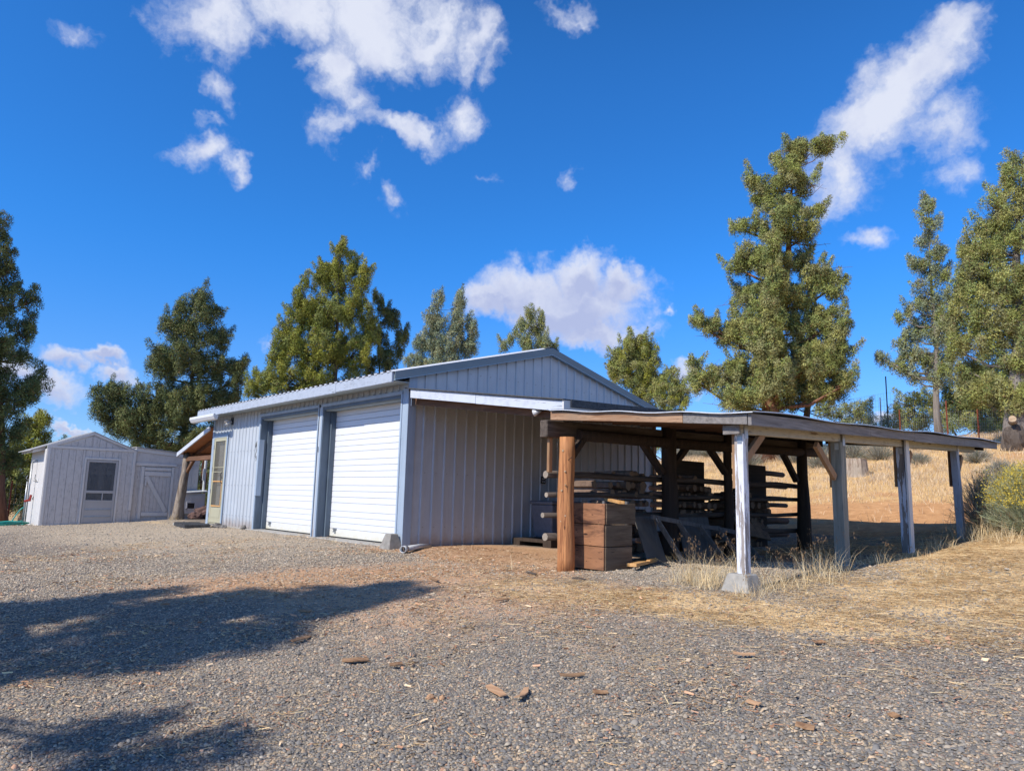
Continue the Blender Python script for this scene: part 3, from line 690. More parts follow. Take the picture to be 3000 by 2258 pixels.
# ------------------------------------------------------------------ woodshed: lean-to roof and lower roof
ws = empty('woodshed', (3.6, 3.2, 0), 'open sided woodshed with log rails, flaking white posts and a low black roof', 'woodshed')
def zA(x, y): return 2.56-(x-.15)*.1345+.030*y          # upper roof top at rake
def zB(x, y): return 1.93-(x-3.6)*.0775+.031*y          # lower roof top
def slab(mb, f, x0, x1, y0, y1, t0, t1):
    mb.hexa([(x0, y0, f(x0, y0)+t0), (x1, y0, f(x1, y0)+t0), (x1, y1, f(x1, y1)+t0), (x0, y1, f(x0, y1)+t0), (x0, y0, f(x0, y0)+t1), (x1, y0, f(x1, y0)+t1), (x1, y1, f(x1, y1)+t1), (x0, y1, f(x0, y1)+t1)])
m = MB(); slab(m, zA, .04, 3.74, -.12, 7.3, .002, .018); m.build('upper_roof', M['tarpaper'], ws)
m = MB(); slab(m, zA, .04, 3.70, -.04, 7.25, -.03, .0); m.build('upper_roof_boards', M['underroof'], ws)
m = MB(); slab(m, zA, .17, 1.9, -.09, -.045, -.145, -.004); slab(m, zA, 1.905, 3.70, -.088, -.045, -.148, -.006); m.build('rake_board', M['white_fascia'], ws, bevel=.003)
m = MB(); slab(m, zA, 3.705, 3.735, -.1, 7.2, -.16, .0); m.build('eave_board', M['shedwhite'], ws)
m = MB(); slab(m, zA, 3.737, 3.75, .02, 7.2, -.085, .018); m.build('eave_shingle', M['tarpaper'], ws)
m = MB()
slab(m, zA, .1, 3.66, .04, .09, -.25, -.13)
for y in (1.2, 2.4, 3.6, 4.8, 6.0, 7.0): slab(m, zA, .06, 3.66, y, y+.05, -.13, -.03)
m.build('upper_rafter', M['rafter'], ws)
m = MB(); m.box(.155, .17, -.06, .02, 2.28, 2.40); m.build('rafter_cap', M['galv'], ws)
# lower roof, sagging and uneven edge
m = MB(); nxx, nyy = 24, 60
def zBs(x, y): return zB(x, y)+.008*math.sin(x*7+y*1.3)+.010*math.sin(y*3.1+x)
V = []; 
for i in range(nxx+1):
    for j in range(nyy+1):
        x = 3.62+(6.47-3.62)*i/nxx; y = -.235+(7.55+.235)*j/nyy; V.append((x, y, zBs(x, y)+.012))
b0 = len(m.v); m.v += V; m.v += [(x, y, z+.010) for x, y, z in V]; nn = len(V)
for i in range(nxx):
    for j in range(nyy):
        a = b0+i*(nyy+1)+j; m.face((a, a+nyy+1, a+nyy+2, a+1)[::-1]); m.face([k+nn for k in (a, a+nyy+1, a+nyy+2, a+1)])
for i in range(nxx):
    a = b0+i*(nyy+1); b_ = a+nyy+1; m.face((a, b_, b_+nn, a+nn)); a += nyy; b_ += nyy; m.face((b_, a, a+nn, b_+nn))
for j in range(nyy):
    a = b0+j; m.face((a+1, a, a+nn, a+1+nn)); a = b0+nxx*(nyy+1)+j; m.face((a, a+1, a+1+nn, a+nn))
m.build('lower_roof', M['tarpaper'], ws)
m = MB()
for i in range(nxx):
    xa, xb = 3.62+(2.85)*i/nxx, 3.62+2.85*(i+1)/nxx; ya = -.238
    m.poly([(xa, ya-.006, zBs(xa, -.235)+.010), (xb, ya-.006, zBs(xb, -.235)+.010), (xb, ya-.002, zBs(xb, -.235)+.021), (xa, ya-.002, zBs(xa, -.235)+.021)])
    m.poly([(xa, ya-.002, zBs(xa, -.235)+.0262), (xb, ya-.002, zBs(xb, -.235)+.0262), (xb, ya+.03, zBs(xb, -.2)+.0262), (xa, ya+.03, zBs(xa, -.2)+.0262)])
for j in range(nyy):
    if True:
        ya, yb = -.235+7.785*j/nyy, -.235+7.785*(j+1)/nyy; xx = 6.474
        m.poly([(xx, ya, zBs(6.47, ya)+.018), (xx, yb, zBs(6.47, yb)+.018), (xx-.003, yb, zBs(6.47, yb)+.026), (xx-.003, ya, zBs(6.47, ya)+.026)])
m.build('roof_edge_flashing', M['tarlip'], ws)
m = MB(); slab(m, zB, 3.66, 6.34, -.13, 7.5, -.02, .0); m.build('lower_roof_boards', M['underroof'], ws)
m = MB(); slab(m, zB, 3.60, 5.62, -.205, -.165, -.105, .0); m.build('front_fascia', M['burnt_x'], ws, bevel=.004)
m = MB(); slab(m, zB, 5.625, 6.385, -.207, -.165, -.108, .0); m.build('front_fascia', M['grey_x'], ws, bevel=.004)['label'] = 'grey darkened end of the front fascia board'
for (ya, yb, dz) in ((-.20, 2.55, 0), (2.555, 3.95, .006), (3.955, 5.9, -.004), (5.905, 7.5, .0)):
    m = MB(); slab(m, zB, 6.39, 6.43, ya, yb, -.115+dz, .006); m.build('side_fascia', M['grey_x'], ws, bevel=.004)
m = MB()
for y in (.35, .95, 1.55, 2.2, 2.9, 3.5, 4.2, 4.9, 5.6, 6.3, 7.0): slab(m, zB, 3.64, 6.36, y, y+.045, -.10, -.02)
m.build('rafter', M['rafter'], ws)
m = MB(); slab(m, zB, 3.64, 6.3, 7.2, 7.26, -.15, -.02); slab(m, zA, .1, 3.66, 7.0, 7.06, -.36, -.03); slab(m, zB, 3.5, 3.66, .0, 7.3, -.03, .17); m.build('rear_header', M['darkpost'], ws)
# beams
def zb_side(y): return zB(6.18, y)-.10
for (ya, yb) in ((-.1, 3.55), (3.55, 7.02)):
    m = MB(); m.hexa([(6.14, ya, zb_side(ya)-.10), (6.235, ya, zb_side(ya)-.10), (6.235, yb, zb_side(yb)-.10), (6.14, yb, zb_side(yb)-.10), (6.14, ya, zb_side(ya)), (6.235, ya, zb_side(ya)), (6.235, yb, zb_side(yb)), (6.14, yb, zb_side(yb))]); m.build('side_beam', M['beamcream'], ws, bevel=.004)
m = MB(); m.box(6.06, 6.25, -.13, -.10, 1.52, 1.615); m.build('beam_cap', M['grey_x'], ws, bevel=.004)
m = MB(); m.hexa([(3.44, -.24, 1.60), (3.58, -.24, 1.60), (3.58, 7.1, 1.80), (3.44, 7.1, 1.80), (3.44, -.24, 1.82), (3.58, -.24, 1.82), (3.58, 7.1, 2.0), (3.44, 7.1, 2.0)]); m.build('log_side_beam', M['rail'], ws, bevel=.01)
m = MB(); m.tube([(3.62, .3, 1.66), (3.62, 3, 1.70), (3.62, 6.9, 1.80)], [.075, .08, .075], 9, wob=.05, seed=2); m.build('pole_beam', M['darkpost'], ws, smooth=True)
# log post in front
m = MB(); pts = [(3.70+.012*math.sin(k*.9), 0+.006*math.cos(k), -.1+k*.19) for k in range(10)]
m.tube(pts, [.112, .110, .108, .107, .106, .104, .103, .101, .099, .096], 20, wob=.03, seed=9); m.v[:] = m.v
lp = m.build('log_post', M['log'], ws, smooth=True)
m = MB()
for (a, z, r) in ((-.25, 1.43, .020), (.05, 1.17, .015), (-.35, .93, .016), (.15, .62, .014), (-.1, .32, .013), (.1, 1.0, .012), (-.4, .55, .012)):
    th = -math.pi/2+a+.55; c = Vector((3.70+.105*math.cos(th), .105*math.sin(th), z)); n = Vector((math.cos(th), math.sin(th), 0))
    m = MB(); m.tube([c-n*.01, c+n*.004, c+n*.005], [r*.8, r*.7, r*.3], 8); m.build('knot', M['stumptop'], lp)
for pp, r_n in (([(3.77, -.05, 1.31), (3.90, -.11, 1.345)], .0045), ([(3.57, -.06, 1.55), (3.64, -.10, 1.53), (3.64, -.115, 1.45)], .004), ([(3.56, -.06, 1.22), (3.64, -.10, 1.2), (3.64, -.115, .85)], .004)): m = MB(); m.tube(pp, r_n, 5); m.build('nail', M['black'], lp)
m = MB(); m.box(3.50, 3.545, -.16, -.10, 1.16, 1.60); m.build('hanging_slat', M['brace'], ws, bevel=.004)
# dark inner posts
for (y, r0, r1, sd_) in ((2.27, .135, .115, 1), (3.84, .075, .065, 2), (6.32, .125, .095, 3)):
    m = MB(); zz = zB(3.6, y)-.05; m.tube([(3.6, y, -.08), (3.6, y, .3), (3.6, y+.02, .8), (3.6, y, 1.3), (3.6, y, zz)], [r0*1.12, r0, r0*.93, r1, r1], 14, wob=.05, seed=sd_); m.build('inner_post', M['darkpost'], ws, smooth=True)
for (a, b_) in (((3.6, 1.60, 1.70), (3.6, 2.1, 1.24)), ((3.6, 2.80, 1.72), (3.6, 2.38, 1.36)), ((3.6, 3.3, 1.70), (3.6, 3.78, 1.30)), ((3.6, 5.62, 1.74), (3.6, 6.1, 1.25)), ((3.62, .42, 1.66), (3.66, .10, 1.34))):
    m = MB(); m.beam(a, b_, .07, .10, (1, 0, 0)); m.build('inner_brace', M['darkpost'], ws)
# rails
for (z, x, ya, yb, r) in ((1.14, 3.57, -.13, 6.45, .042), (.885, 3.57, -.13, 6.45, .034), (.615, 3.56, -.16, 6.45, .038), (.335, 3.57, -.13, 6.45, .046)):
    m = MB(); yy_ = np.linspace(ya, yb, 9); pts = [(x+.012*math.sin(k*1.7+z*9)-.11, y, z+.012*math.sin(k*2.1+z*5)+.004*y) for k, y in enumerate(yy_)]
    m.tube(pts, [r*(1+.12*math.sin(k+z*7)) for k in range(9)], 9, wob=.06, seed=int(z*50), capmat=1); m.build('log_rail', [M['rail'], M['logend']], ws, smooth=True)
for (z, x, ya, yb, r) in ((1.40, 2.9, 5.0, 6.9, .05), (1.17, 2.9, 5.0, 7.0, .05), (.93, 2.9, 5.0, 7.0, .04), (.80, 2.9, 5.0, 7.0, .042), (.50, 2.9, 5.0, 7.0, .06), (.24, 2.9, 5.0, 7.0, .05)):
    m = MB(); m.tube([(x, y, z+.01*math.sin(y*3+z)) for y in np.linspace(ya, yb, 5)], r, 8, wob=.06, seed=int(z*77)); m.build('log_rail', M['rail'], ws, smooth=True)
# outer posts, their braces and straps
def gpost(y): return hz(6.19, y)
for (y, w, mt, zb0, lean, lab) in ((0.0, .098, 'postwhite', .135, 0, 'flaking white post standing on a concrete pier block'), (2.17, .13, 'postgrey', None, .0, 'bare grey post'), (4.08, .10, 'postpeel', None, .02, 'half bare white post'), (6.2, .098, 'postgrey2', None, .03, 'dull grey painted post leaning at the rear')):
    zb_ = gpost(y)-.05 if zb0 is None else zb0; zt_ = zb_side(y)-.10; x = 6.19
    m = MB(); a = w/2; n = 8; b0 = len(m.v)
    rr = random.Random(int(y*10))
    for k in range(n+1):
        t = k/n; z = zb_+(zt_-zb_)*t; ox = lean*(1-t)+rr.uniform(-.002, .002); oy = -lean*(1-t)*.6+rr.uniform(-.002, .002)
        m.v += [(x-a+ox, y-a+oy, z), (x+a+ox, y-a+oy, z), (x+a+ox, y+a+oy, z), (x-a+ox, y+a+oy, z)]
    for k in range(n):
        for s_ in range(4): i0 = b0+4*k; m.face((i0+s_, i0+(s_+1) % 4, i0+4+(s_+1) % 4, i0+4+s_))
    m.face((b0+3, b0+2, b0+1, b0)); m.face([b0+4*n+i for i in range(4)])
    po = m.build('outer_post', M[mt], ws, bevel=.004); po['label'] = lab
    if y == 4.08:
        m = MB(); m.box(x+a+.02, x+a+.045, y-a-.01, y+a, zb_, zt_+.08); m.build('post_facing', M['shedwhite'], ws)
    m = MB(); m.box(x+a, x+a+.006, y-.02, y+.045, zt_-.05, zt_+.12); m.box(x-.01, x+.04, y-a-.006, y-a, zt_-.10, zt_-.02); m.build('strap', M['galv'], po)
    # brace toward the middle of the shed, seen edge on
    m = MB(); m.box(x-a-.045, x-a-.004, y-.02, y+.04, zt_-.55, zt_+.02); m.build('side_slat', M['brace'] if y != 6.2 else M['rafter'], ws)
for (a, b_) in (((6.19, .05, 1.26), (6.19, .42, 1.56)), ((6.19, 2.05, 1.16), (6.19, 1.60, 1.53)), ((6.19, 4.16, 1.30), (6.19, 4.42, 1.60)), ((6.19, 6.28, 1.38), (6.19, 6.50, 1.66))):
    m = MB(); m.beam(a, b_, .085, .045, (1, 0, 0)); m.build('side_brace', M['brace'], ws, bevel=.003)
# lamp under the upper roof
m = MB(); m.tube([(3.2, .0, 2.0), (3.16, -.03, 1.97), (3.12, -.05, 1.955)], [.03, .035, .05], 10); m.build('lamp_head', M['bulb'], ws, smooth=True)
m = MB(); m.box(3.19, 3.26, -.03, .04, 1.98, 2.05); m.build('lamp_base', M['black'], ws)
# backing boards behind the stacked wood
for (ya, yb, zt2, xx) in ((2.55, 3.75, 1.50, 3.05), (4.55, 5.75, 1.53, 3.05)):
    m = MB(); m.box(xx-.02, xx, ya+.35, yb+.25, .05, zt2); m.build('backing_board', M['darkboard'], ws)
m = MB()
for x in np.arange(.1, 3.5, .42): m.beam((x, 7.0, 1.9), (x, 7.0, 0), .04, .04, (1, 0, 0)) if 0 else None
# ------------------------------------------------------------------ firewood
def make_log(r, L, seed, split):
    rr = random.Random(seed); m = MB(); n = 9 if not split else 5
    prof = []
    for k in range(n):
        t = 2*math.pi*k/n
        rad = r*(1+rr.uniform(-.1, .1)) if not split else r*rr.uniform(.75, 1.2)
        prof.append((math.cos(t)*rad, math.sin(t)*rad))
    b0 = len(m.v)
    for x in (-L/2, L/2):
        for (y, z) in prof: m.v.append((x, y, z))
    for k in range(n): m.face((b0+k, b0+(k+1) % n, b0+n+(k+1) % n, b0+n+k))
    m.mi = 1; m.face([b0+k for k in range(n)][::-1]); m.face([b0+n+k for k in range(n)])
    return m
M['endgrain'] = wood('pale split end', (.12, .08, .05), (.25, .17, .11), 'x', .85, .3, k=6, l=6)
protos = []
for k in range(6):
    o = make_log(.045 if k < 3 else .07, .36, k, k >= 3).build('firewood_log', [M['bark'], M['endgrain']], None)
    protos.append(o)
first = [True]*6
def put_log(k, x, y, z, rx, rz_):
    if first[k]: o = protos[k]; first[k] = False
    else: o = protos[k].copy(); COL.objects.link(o)
    o.location = (x, y, z); o.rotation_euler = (rx, 0, rz_); sc_ = rr.uniform(.6, 1.15); o.scale = (1, sc_, sc_)
    tag(o, 'round firewood log stacked behind the woodshed rails' if k < 3 else 'split firewood piece stacked behind the woodshed rails', 'firewood', 'round firewood logs' if k < 3 else 'split firewood pieces')
rr = random.Random(3)
for (y0, y1, z0, z1, big) in ((.9, 2.05, .66, .86, 1), (.8, 2.02, .92, 1.12, 1), (1.2, 2.0, 1.19, 1.30, 1), (2.5, 3.65, .66, .86, 0), (2.5, 3.6, .92, 1.10, 0), (2.5, 3.2, 1.19, 1.28, 0), (.6, 2.0, .40, .60, 1), (.6, 3.6, .14, .34, 1), (4.05, 5.3, .40, .62, 1), (4.0, 5.5, .68, .88, 1), (4.1, 5.3, .14, .34, 1), (4.2, 4.9, .94, 1.04, 1)):
    z = z0
    while z < z1:
        y = y0+rr.uniform(0, .05)
        while y < y1:
            k = rr.choice((0, 1, 2)) if not big and rr.random() < .75 else rr.choice((3, 4, 5)); s = .105 if k < 3 else .17
            if rr.random() < .88: put_log(k, 3.26+rr.uniform(-.04, .05), y, z+rr.uniform(-.01, .015), rr.uniform(0, 6.28), rr.uniform(-.08, .08))
            y += s
        z += .115
for k in range(6):
    if first[k]: put_log(k, 3.2, 1.2, .2, 0, 0)

# ------------------------------------------------------------------ things in the shed
def crate():
    t = empty('wooden_crate', (3.78, .5, 0), 'tall open-topped wooden crate of weathered boards behind the log post', 'crate')
    x0, x1, y0, y1 = 3.42, 4.15, .22, .74
    zs = [-.03, .255, .525, .785]
    for i in range(3):
        e = .0 if i < 2 else .012
        dy = [(-.01, .0), (.006, .0), (0, .05)][i]
        m = MB(); m.box(x0-e, x1+e, y0-.012, y0+.012, zs[i]+.004, zs[i+1]-.004); m.build('front_board', M['crate_s'], t, bevel=.004)
        m = MB(); m.box(x1-.012+e, x1+.012+e, y0+.014, y1+dy[1], zs[i]+.004, zs[i+1]-.004); m.build('side_board', M['crate_shade'], t, bevel=.004)
        m = MB(); m.box(x0-.012, x0+.012, y0+.014, y1, zs[i]+.004, zs[i+1]-.004); m.box(x0, x1-.02, y1-.012, y1+.012, zs[i]+.004, zs[i+1]-.004); m.build('rear_board', M['crate_shade'], t)
    for (x, y) in ((x0+.04, y0+.04), (x1-.04, y0+.04), (x1-.04, y1-.04), (x0+.04, y1-.04)):
        m = MB(); m.box(x-.02, x+.02, y-.02, y+.02, -.02, .815); m.build('corner_cleat', M['ladder'], t)
    m = MB(); m.box(x0, x1, y0, y1, -.03, -.01); m.build('bottom', M['crate_shade'], t)
    m = MB(); m.tube([(3.55, y0-.015, .735), (3.66, y0-.03, .735)], .004, 5); m.build('nail', M['black'], t)
crate()
m = MB(); m.beam((3.70, .78, .835), (4.36, .30, .80), .07, .035); o = m.build('lumber_offcut', M['freshx'], None, bevel=.003); tag(o, 'fresh orange two by four lying across the top of the crate', 'lumber')
m = MB(); m.beam((4.40, .46, .05), (3.72, 2.0, .04), .09, .04); o = m.build('lumber_plank', M['fresh'], None, bevel=.003); tag(o, 'longer orange plank on the gravel nearest the camera beside the crate', 'lumber', 'orange planks on the gravel')
m = MB(); m.beam((4.15, .62, .03), (3.62, 2.3, .03), .09, .04); o = m.build('lumber_plank', M['fresh'], None, bevel=.003); tag(o, 'orange plank on the gravel whose end touches the crate', 'lumber', 'orange planks on the gravel')
m = MB(); m.beam((4.25, .95, .075), (3.8, 1.75, .07), .045, .018); o = m.build('lumber_stick', M['fresh'], None); tag(o, 'thin orange stick lying on top of the two planks', 'lumber')
def leanboard(name, p0, p1, h, lean, lab):
    m = MB(); p0 = Vector(p0); p1 = Vector(p1); d = (p1-p0); n = Vector((-d.y, d.x, 0)).normalized()
    t = n*(-lean)+Vector((0, 0, h)); th = n*.012
    m.hexa([p0, p1, p1+th, p0+th, p0+t, p1+t, p1+t+th, p0+t+th]); o = m.build(name, M['ply'], None); tag(o, lab, 'board'); return o
leanboard('plywood_sheet', (4.1, 1.16, .0), (3.95, 1.75, .0), .62, -.22, 'grey plywood sheet leaning beside the ladder end')
leanboard('plywood_sheet', (3.75, 2.45, .0), (3.70, 3.3, .0), .60, -.12, 'grey plywood sheet leaning behind the ladder against the rails')
# ladder on its side
lad = empty('wooden_ladder', (4.2, 2, 0), 'weathered wooden step ladder lying on its side across the shed', 'ladder')
ua, ub = Vector((4.05, 1.28, .62)), Vector((4.08, 3.4, .38)); la, lb = Vector((4.22, 1.66, .02)), Vector((4.25, 3.75, .02))
m = MB(); m.beam(ua, ub, .03, .06); m.build('side_rail', M['ladder'], lad, bevel=.003)
m = MB(); m.beam(la, lb, .03, .06); m.build('side_rail', M['ladder'], lad, bevel=.003)
for t in (.04, .27, .5, .72, .94):
    a = ua.lerp(ub, t); b_ = la.lerp(lb, t); m = MB(); m.beam(a, b_, .075, .02, (0, 1, 0)); m.beam(a+Vector((.0, .035, 0)), b_+Vector((.0, .035, 0)), .012, .012, (0, 1, 0)); m.build('rung', M['ladder'], lad, bevel=.002)
m = MB(); m.beam(ua+Vector((0, .06, 0)), (4.14, 1.62, .30), .02, .015); m.build('spreader', M['galv'], lad)
# planks and debris on the shed floor behind
m = MB(); m.beam((3.75, 1.05, .12), (3.35, 1.75, .10), .25, .02); o = m.build('pale_board', M['ply'], None); tag(o, 'pale flat board lying on scraps behind the crate', 'board')
m = MB(); m.beam((3.45, 3.0, .14), (3.9, 3.9, .36), .26, .03, (0, 0, 1)); o = m.build('slab_of_wood', M['endgrain'], None); tag(o, 'broad orange slab of split wood propped on the rails behind the white post', 'slab of wood')
m = MB(); m.beam((3.5, 4.15, .55), (3.45, 5.2, .42), .5, .03, (1, 0, .6)); o = m.build('slab_of_wood', M['endgrain'], None); tag(o, 'broad split wood slab lying against the lower rails right of the white post', 'slab of wood')
# grey storage bin in the dark corner by the wall
bn = empty('storage_bin', (.55, 2.9, 0), 'grey plastic storage bin in the dark against the metal wall', 'bin')
m = MB(); m.hexa([(.3, 2.66, .12), (.75, 2.66, .12), (.75, 3.3, .12), (.3, 3.3, .12), (.24, 2.6, .72), (.8, 2.6, .72), (.8, 3.36, .72), (.24, 3.36, .72)]); m.build('body', M['binplastic'], bn, bevel=.02)
m = MB(); m.box(.22, .82, 2.58, 3.38, .72, .78); m.build('lid', M['binplastic'], bn, bevel=.015)
m = MB(); m.tube([(.81, 2.7, .66), (.85, 2.72, .63), (.85, 2.95, .63), (.81, 2.97, .66)], .012, 6); m.build('handle', M['black'], bn)
m = MB(); m.box(.1, 1.1, 2.3, 3.6, .06, .11); m.box(.1, .3, 2.3, 3.6, -.03, .06); m.box(.9, 1.1, 2.3, 3.6, -.03, .06); o = m.build('pallet', M['darkpost'], None); tag(o, 'low dark wooden pallet under the grey bin', 'pallet')

# ------------------------------------------------------------------ pier blocks
def pier(x, y, z, b, t, h, rot, lab, mat='concrete', notch=False):
    m = MB(); c, s_ = math.cos(rot), math.sin(rot)
    def P(u, v, w): return (x+u*c-v*s_, y+u*s_+v*c, z+w)
    m.hexa([P(-b, -b, -.05), P(b, -b, -.05), P(b, b, -.05), P(-b, b, -.05), P(-t, -t, h), P(t, -t, h), P(t, t, h), P(-t, t, h)])
    o = m.build('pier_block', M[mat], None, bevel=.012); tag(o, lab, 'concrete block', 'concrete pier blocks')
pier(6.17, .0, hz(6.17, 0), .17, .105, .165, 0, 'concrete pier block under the flaking white front post')
pier(-.10, -.15, -.035, .155, .075, .235, .06, 'concrete pier block against the near garage door', 'darkconcrete')
m = MB(); m.box(6.10, 6.27, 2.10, 2.24, hz(6.2, 2.1)-.03, hz(6.2, 2.1)+.03); o = m.build('foot_block', M['concrete'], None, bevel=.01); tag(o, 'thin concrete pad under the bare grey post', 'concrete block')
# pvc pipe
m = MB()
for (pp, r) in (([(.74, -.47, .012), (.66, -.36, .016)], .052), ([(.66, -.36, .016), (.4, .05, .02), (.2, .4, .0)], .042)):
    m.tube(pp, r, 14, caps=False)
o = m.build('drain_pipe', M['pvc'], None, smooth=True); tag(o, 'short white plastic drain pipe sticking out at the garage corner', 'pipe')
sm_ = o.modifiers.new('thick', 'SOLIDIFY'); sm_.thickness = .006
# step slab
sb = empty('step_slab', (-8.0, -1.0, 0), 'concrete step slab with a black mat in front of the storm door', 'step')
m = MB(); m.hexa([(-8.95, -.85, -.07), (-7.35, -1.05, -.07), (-7.2, -.55, -.07), (-8.7, -.35, -.07), (-8.95, -.85, .015), (-7.35, -1.05, .015), (-7.2, -.55, .015), (-8.7, -.35, .015)]); m.build('slab', M['concrete'], sb, bevel=.02)
m = MB(); nn = 14
for i in range(nn):
    a, b_ = i/nn, (i+1)/nn
    A = lambda t, s: Vector((-8.60, -.93, 0)).lerp(Vector((-7.30, -1.09, 0)), t).lerp(Vector((-8.55, -.38, 0)).lerp(Vector((-7.15, -.54, 0)), t), s)
    h1 = .034+.012*math.sin(i*1.3); h2 = .034+.012*math.sin((i+1)*1.3)
    p = [A(a, 0), A(b_, 0), A(b_, 1), A(a, 1)]
    m.hexa([(p[0].x, p[0].y, -.04), (p[1].x, p[1].y, -.04), (p[2].x, p[2].y, .017), (p[3].x, p[3].y, .017), (p[0].x, p[0].y, h1), (p[1].x, p[1].y, h2), (p[2].x, p[2].y, h2), (p[3].x, p[3].y, h1)])
m.build('mat', M['slabtop'], sb)

# ------------------------------------------------------------------ rocks
import bmesh
def rock(name, loc, size, seed, mat, lab, cat='rock', group=None, flat=.7):
    bm = bmesh.new(); bmesh.ops.create_icosphere(bm, subdivisions=3, radius=1)
    for v in bm.verts:
        n = mnoise.noise(v.co*1.3+Vector((seed*3.1, 0, 0)))*.35+mnoise.noise(v.co*3.5+Vector((seed, 9, 0)))*.16+mnoise.noise(v.co*9+Vector((seed, 3, 0)))*.05
        v.co *= 1+n
        v.co = Vector((v.co.x*size[0], v.co.y*size[1], v.co.z*size[2]))
    me = bpy.data.meshes.new(name); bm.to_mesh(me); bm.free(); me.materials.append(mat)
    o = bpy.data.objects.new(name, me); COL.objects.link(o); o.location = loc; o.rotation_euler = (0, 0, seed)
    return tag(o, lab, cat, group)
rock('lava_rock', (-12.0, .95, .16), (.30, .26, .19), 1, M['lava'], 'large reddish lava rock beside the chicken coop box')
rock('lava_rock', (-11.75, .60, .06), (.20, .18, .12), 2, M['lava'], 'smaller reddish lava rock in front of the big one')
rock('lava_rock', (-11.9, 1.3, .14), (.22, .2, .16), 5, M['lava'], 'reddish lava rock nearest the garage wall')
rock('stone', (-7.15, -.42, .0), (.13, .11, .08), 3, M['greystone'], 'larger brown stone at the right end of the step slab')
rock('stone', (-6.95, -.34, -.01), (.08, .08, .05), 4, M['greystone'], 'small brown stone against the siding right of the step slab')
rock('stone', (-6.35, -.12, 0), (.07, .06, .06), 6, M['greystone'], 'small grey stone at the foot of the siding near the far garage door')

# ------------------------------------------------------------------ white shed on the left
shed = empty('garden_shed', (-13.6, -2, -.2), 'small pale grey board shed with a low gable and a screen door', 'shed')
SX = -12.5; y0, y1 = -3.10, -.93; ze, za = 1.83, 2.26; ym = -2.05; xb = -14.75
m = MB(); m.box(xb, SX-.012, y0, y1, -.32, ze-.02)
m.poly([(SX-.013, y0, ze-.02), (SX-.013, y1, ze-.02), (SX-.013, ym, za)]); m.build('shed_body', M['shed'], shed)
def planks(mb, ya, yb, zb_, ztf, w, x, seed=0):
    y = ya; r_ = random.Random(seed)
    while y < yb-.01:
        w2 = min(w*r_.uniform(.95, 1.05), yb-y); d = r_.uniform(0, .004)
        g_ = .004
        mb.hexa([(x-.012, y+g_, zb_), (x+d, y+g_, zb_), (x+d, y+w2-g_, zb_), (x-.012, y+w2-g_, zb_), (x-.012, y+g_, ztf(y)), (x+d, y+g_, ztf(y)), (x+d, y+w2-g_, ztf(y+w2)), (x-.012, y+w2-g_, ztf(y+w2))])
        y += w2
def zsh(y): return za-.03-(abs(y-ym)*(za-ze)/1.07)
for (a, b_, c, e) in ((y0, -2.2, -.3, 0), (-2.2, -1.32, 1.6, 1), (-1.32, y1, -.3, 2)):
    m = MB(); planks(m, a, b_, c, lambda y: 1.83, .165, SX, e); m.build('front_boards', M['shed'], shed)
m = MB(); planks(m, y0+.02, ym, 1.9, lambda y: max(1.91, zsh(y)-.03), .165, SX, 5); planks(m, ym, y1-.02, 1.9, lambda y: max(1.91, zsh(y)-.03), .165, SX, 6); m.build('gable_boards', M['shed'], shed)
m = MB(); m.box(SX, SX+.022, y0, y1, 1.825, 1.895); m.box(SX, SX+.022, y0, y0+.075, -.3, 1.825); m.box(SX, SX+.022, y1-.075, y1, .2, 1.825)
m.hexa([(SX, y0-.02, ze-.02), (SX+.025, y0-.02, ze-.02), (SX+.025, ym, za-.02), (SX, ym, za-.02), (SX, y0-.02, ze+.06), (SX+.025, y0-.02, ze+.06), (SX+.025, ym, za+.06), (SX, ym, za+.06)])
m.hexa([(SX, ym, za-.02), (SX+.025, ym, za-.02), (SX+.025, y1+.02, ze-.02), (SX, y1+.02, ze-.02), (SX, ym, za+.06), (SX+.025, ym, za+.06), (SX+.025, y1+.02, ze+.06), (SX, y1+.02, ze+.06)])
m.build('shed_trim', M['shedwhite'], shed, bevel=.003)
sl_ = (za-ze)/1.05
m = MB()
def zr(y): return za+.075-abs(y-ym)*sl_
for (a, b_) in ((y0-.34, ym), (ym, y1+.03)):
    m.hexa([(xb-.1, a, zr(a)-.02), (SX+.04, a, zr(a)-.02) if a > y0-.3 else (SX-.32, a, zr(a)-.02), (SX+.04, b_, zr(b_)-.02), (xb-.1, b_, zr(b_)-.02), (xb-.1, a, zr(a)), (SX+.04, a, zr(a)) if a > y0-.3 else (SX-.32, a, zr(a)), (SX+.04, b_, zr(b_)), (xb-.1, b_, zr(b_))])
m.build('shed_roof', M['shedroof'], shed)
m = MB()
for x in (SX-.35, SX-.75, SX-1.2, SX-1.65, SX-2.1): m.hexa([(x-.045, y0-.28, zr(y0-.28)-.10), (x, y0-.28, zr(y0-.28)-.10), (x, y0, zr(y0)-.12), (x-.045, y0, zr(y0)-.12), (x-.045, y0-.28, zr(y0-.28)-.022), (x, y0-.28, zr(y0-.28)-.022), (x, y0, zr(y0)-.022), (x-.045, y0, zr(y0)-.022)])
m.build('rafter_tail', M['shedwhite'], shed)
m = MB()
x = xb
while x < SX-.02:
    m.box(x+.004, min(x+.16, SX-.01), y0-.014, y0, -.3, 1.80); x += .164
m.build('side_boards', M['shedwhite'], shed)
m = MB(); m.tube([(-14.3, y0-.02, 1.02), (-14.3, y0-.12, .98), (-14.27, y0-.16, 1.02), (-14.25, y0-.13, 1.10)], .01, 6); m.build('wall_hook', M['galv'], shed)
m = MB(); m.tube([(-13.75, y0-.05, .95), (-13.25, y0-.05, .95), (-13.25, y0-.1, 1.0), (-13.2, y0-.1, 1.12)], .01, 6); m.build('wall_hook', M['galv'], shed)
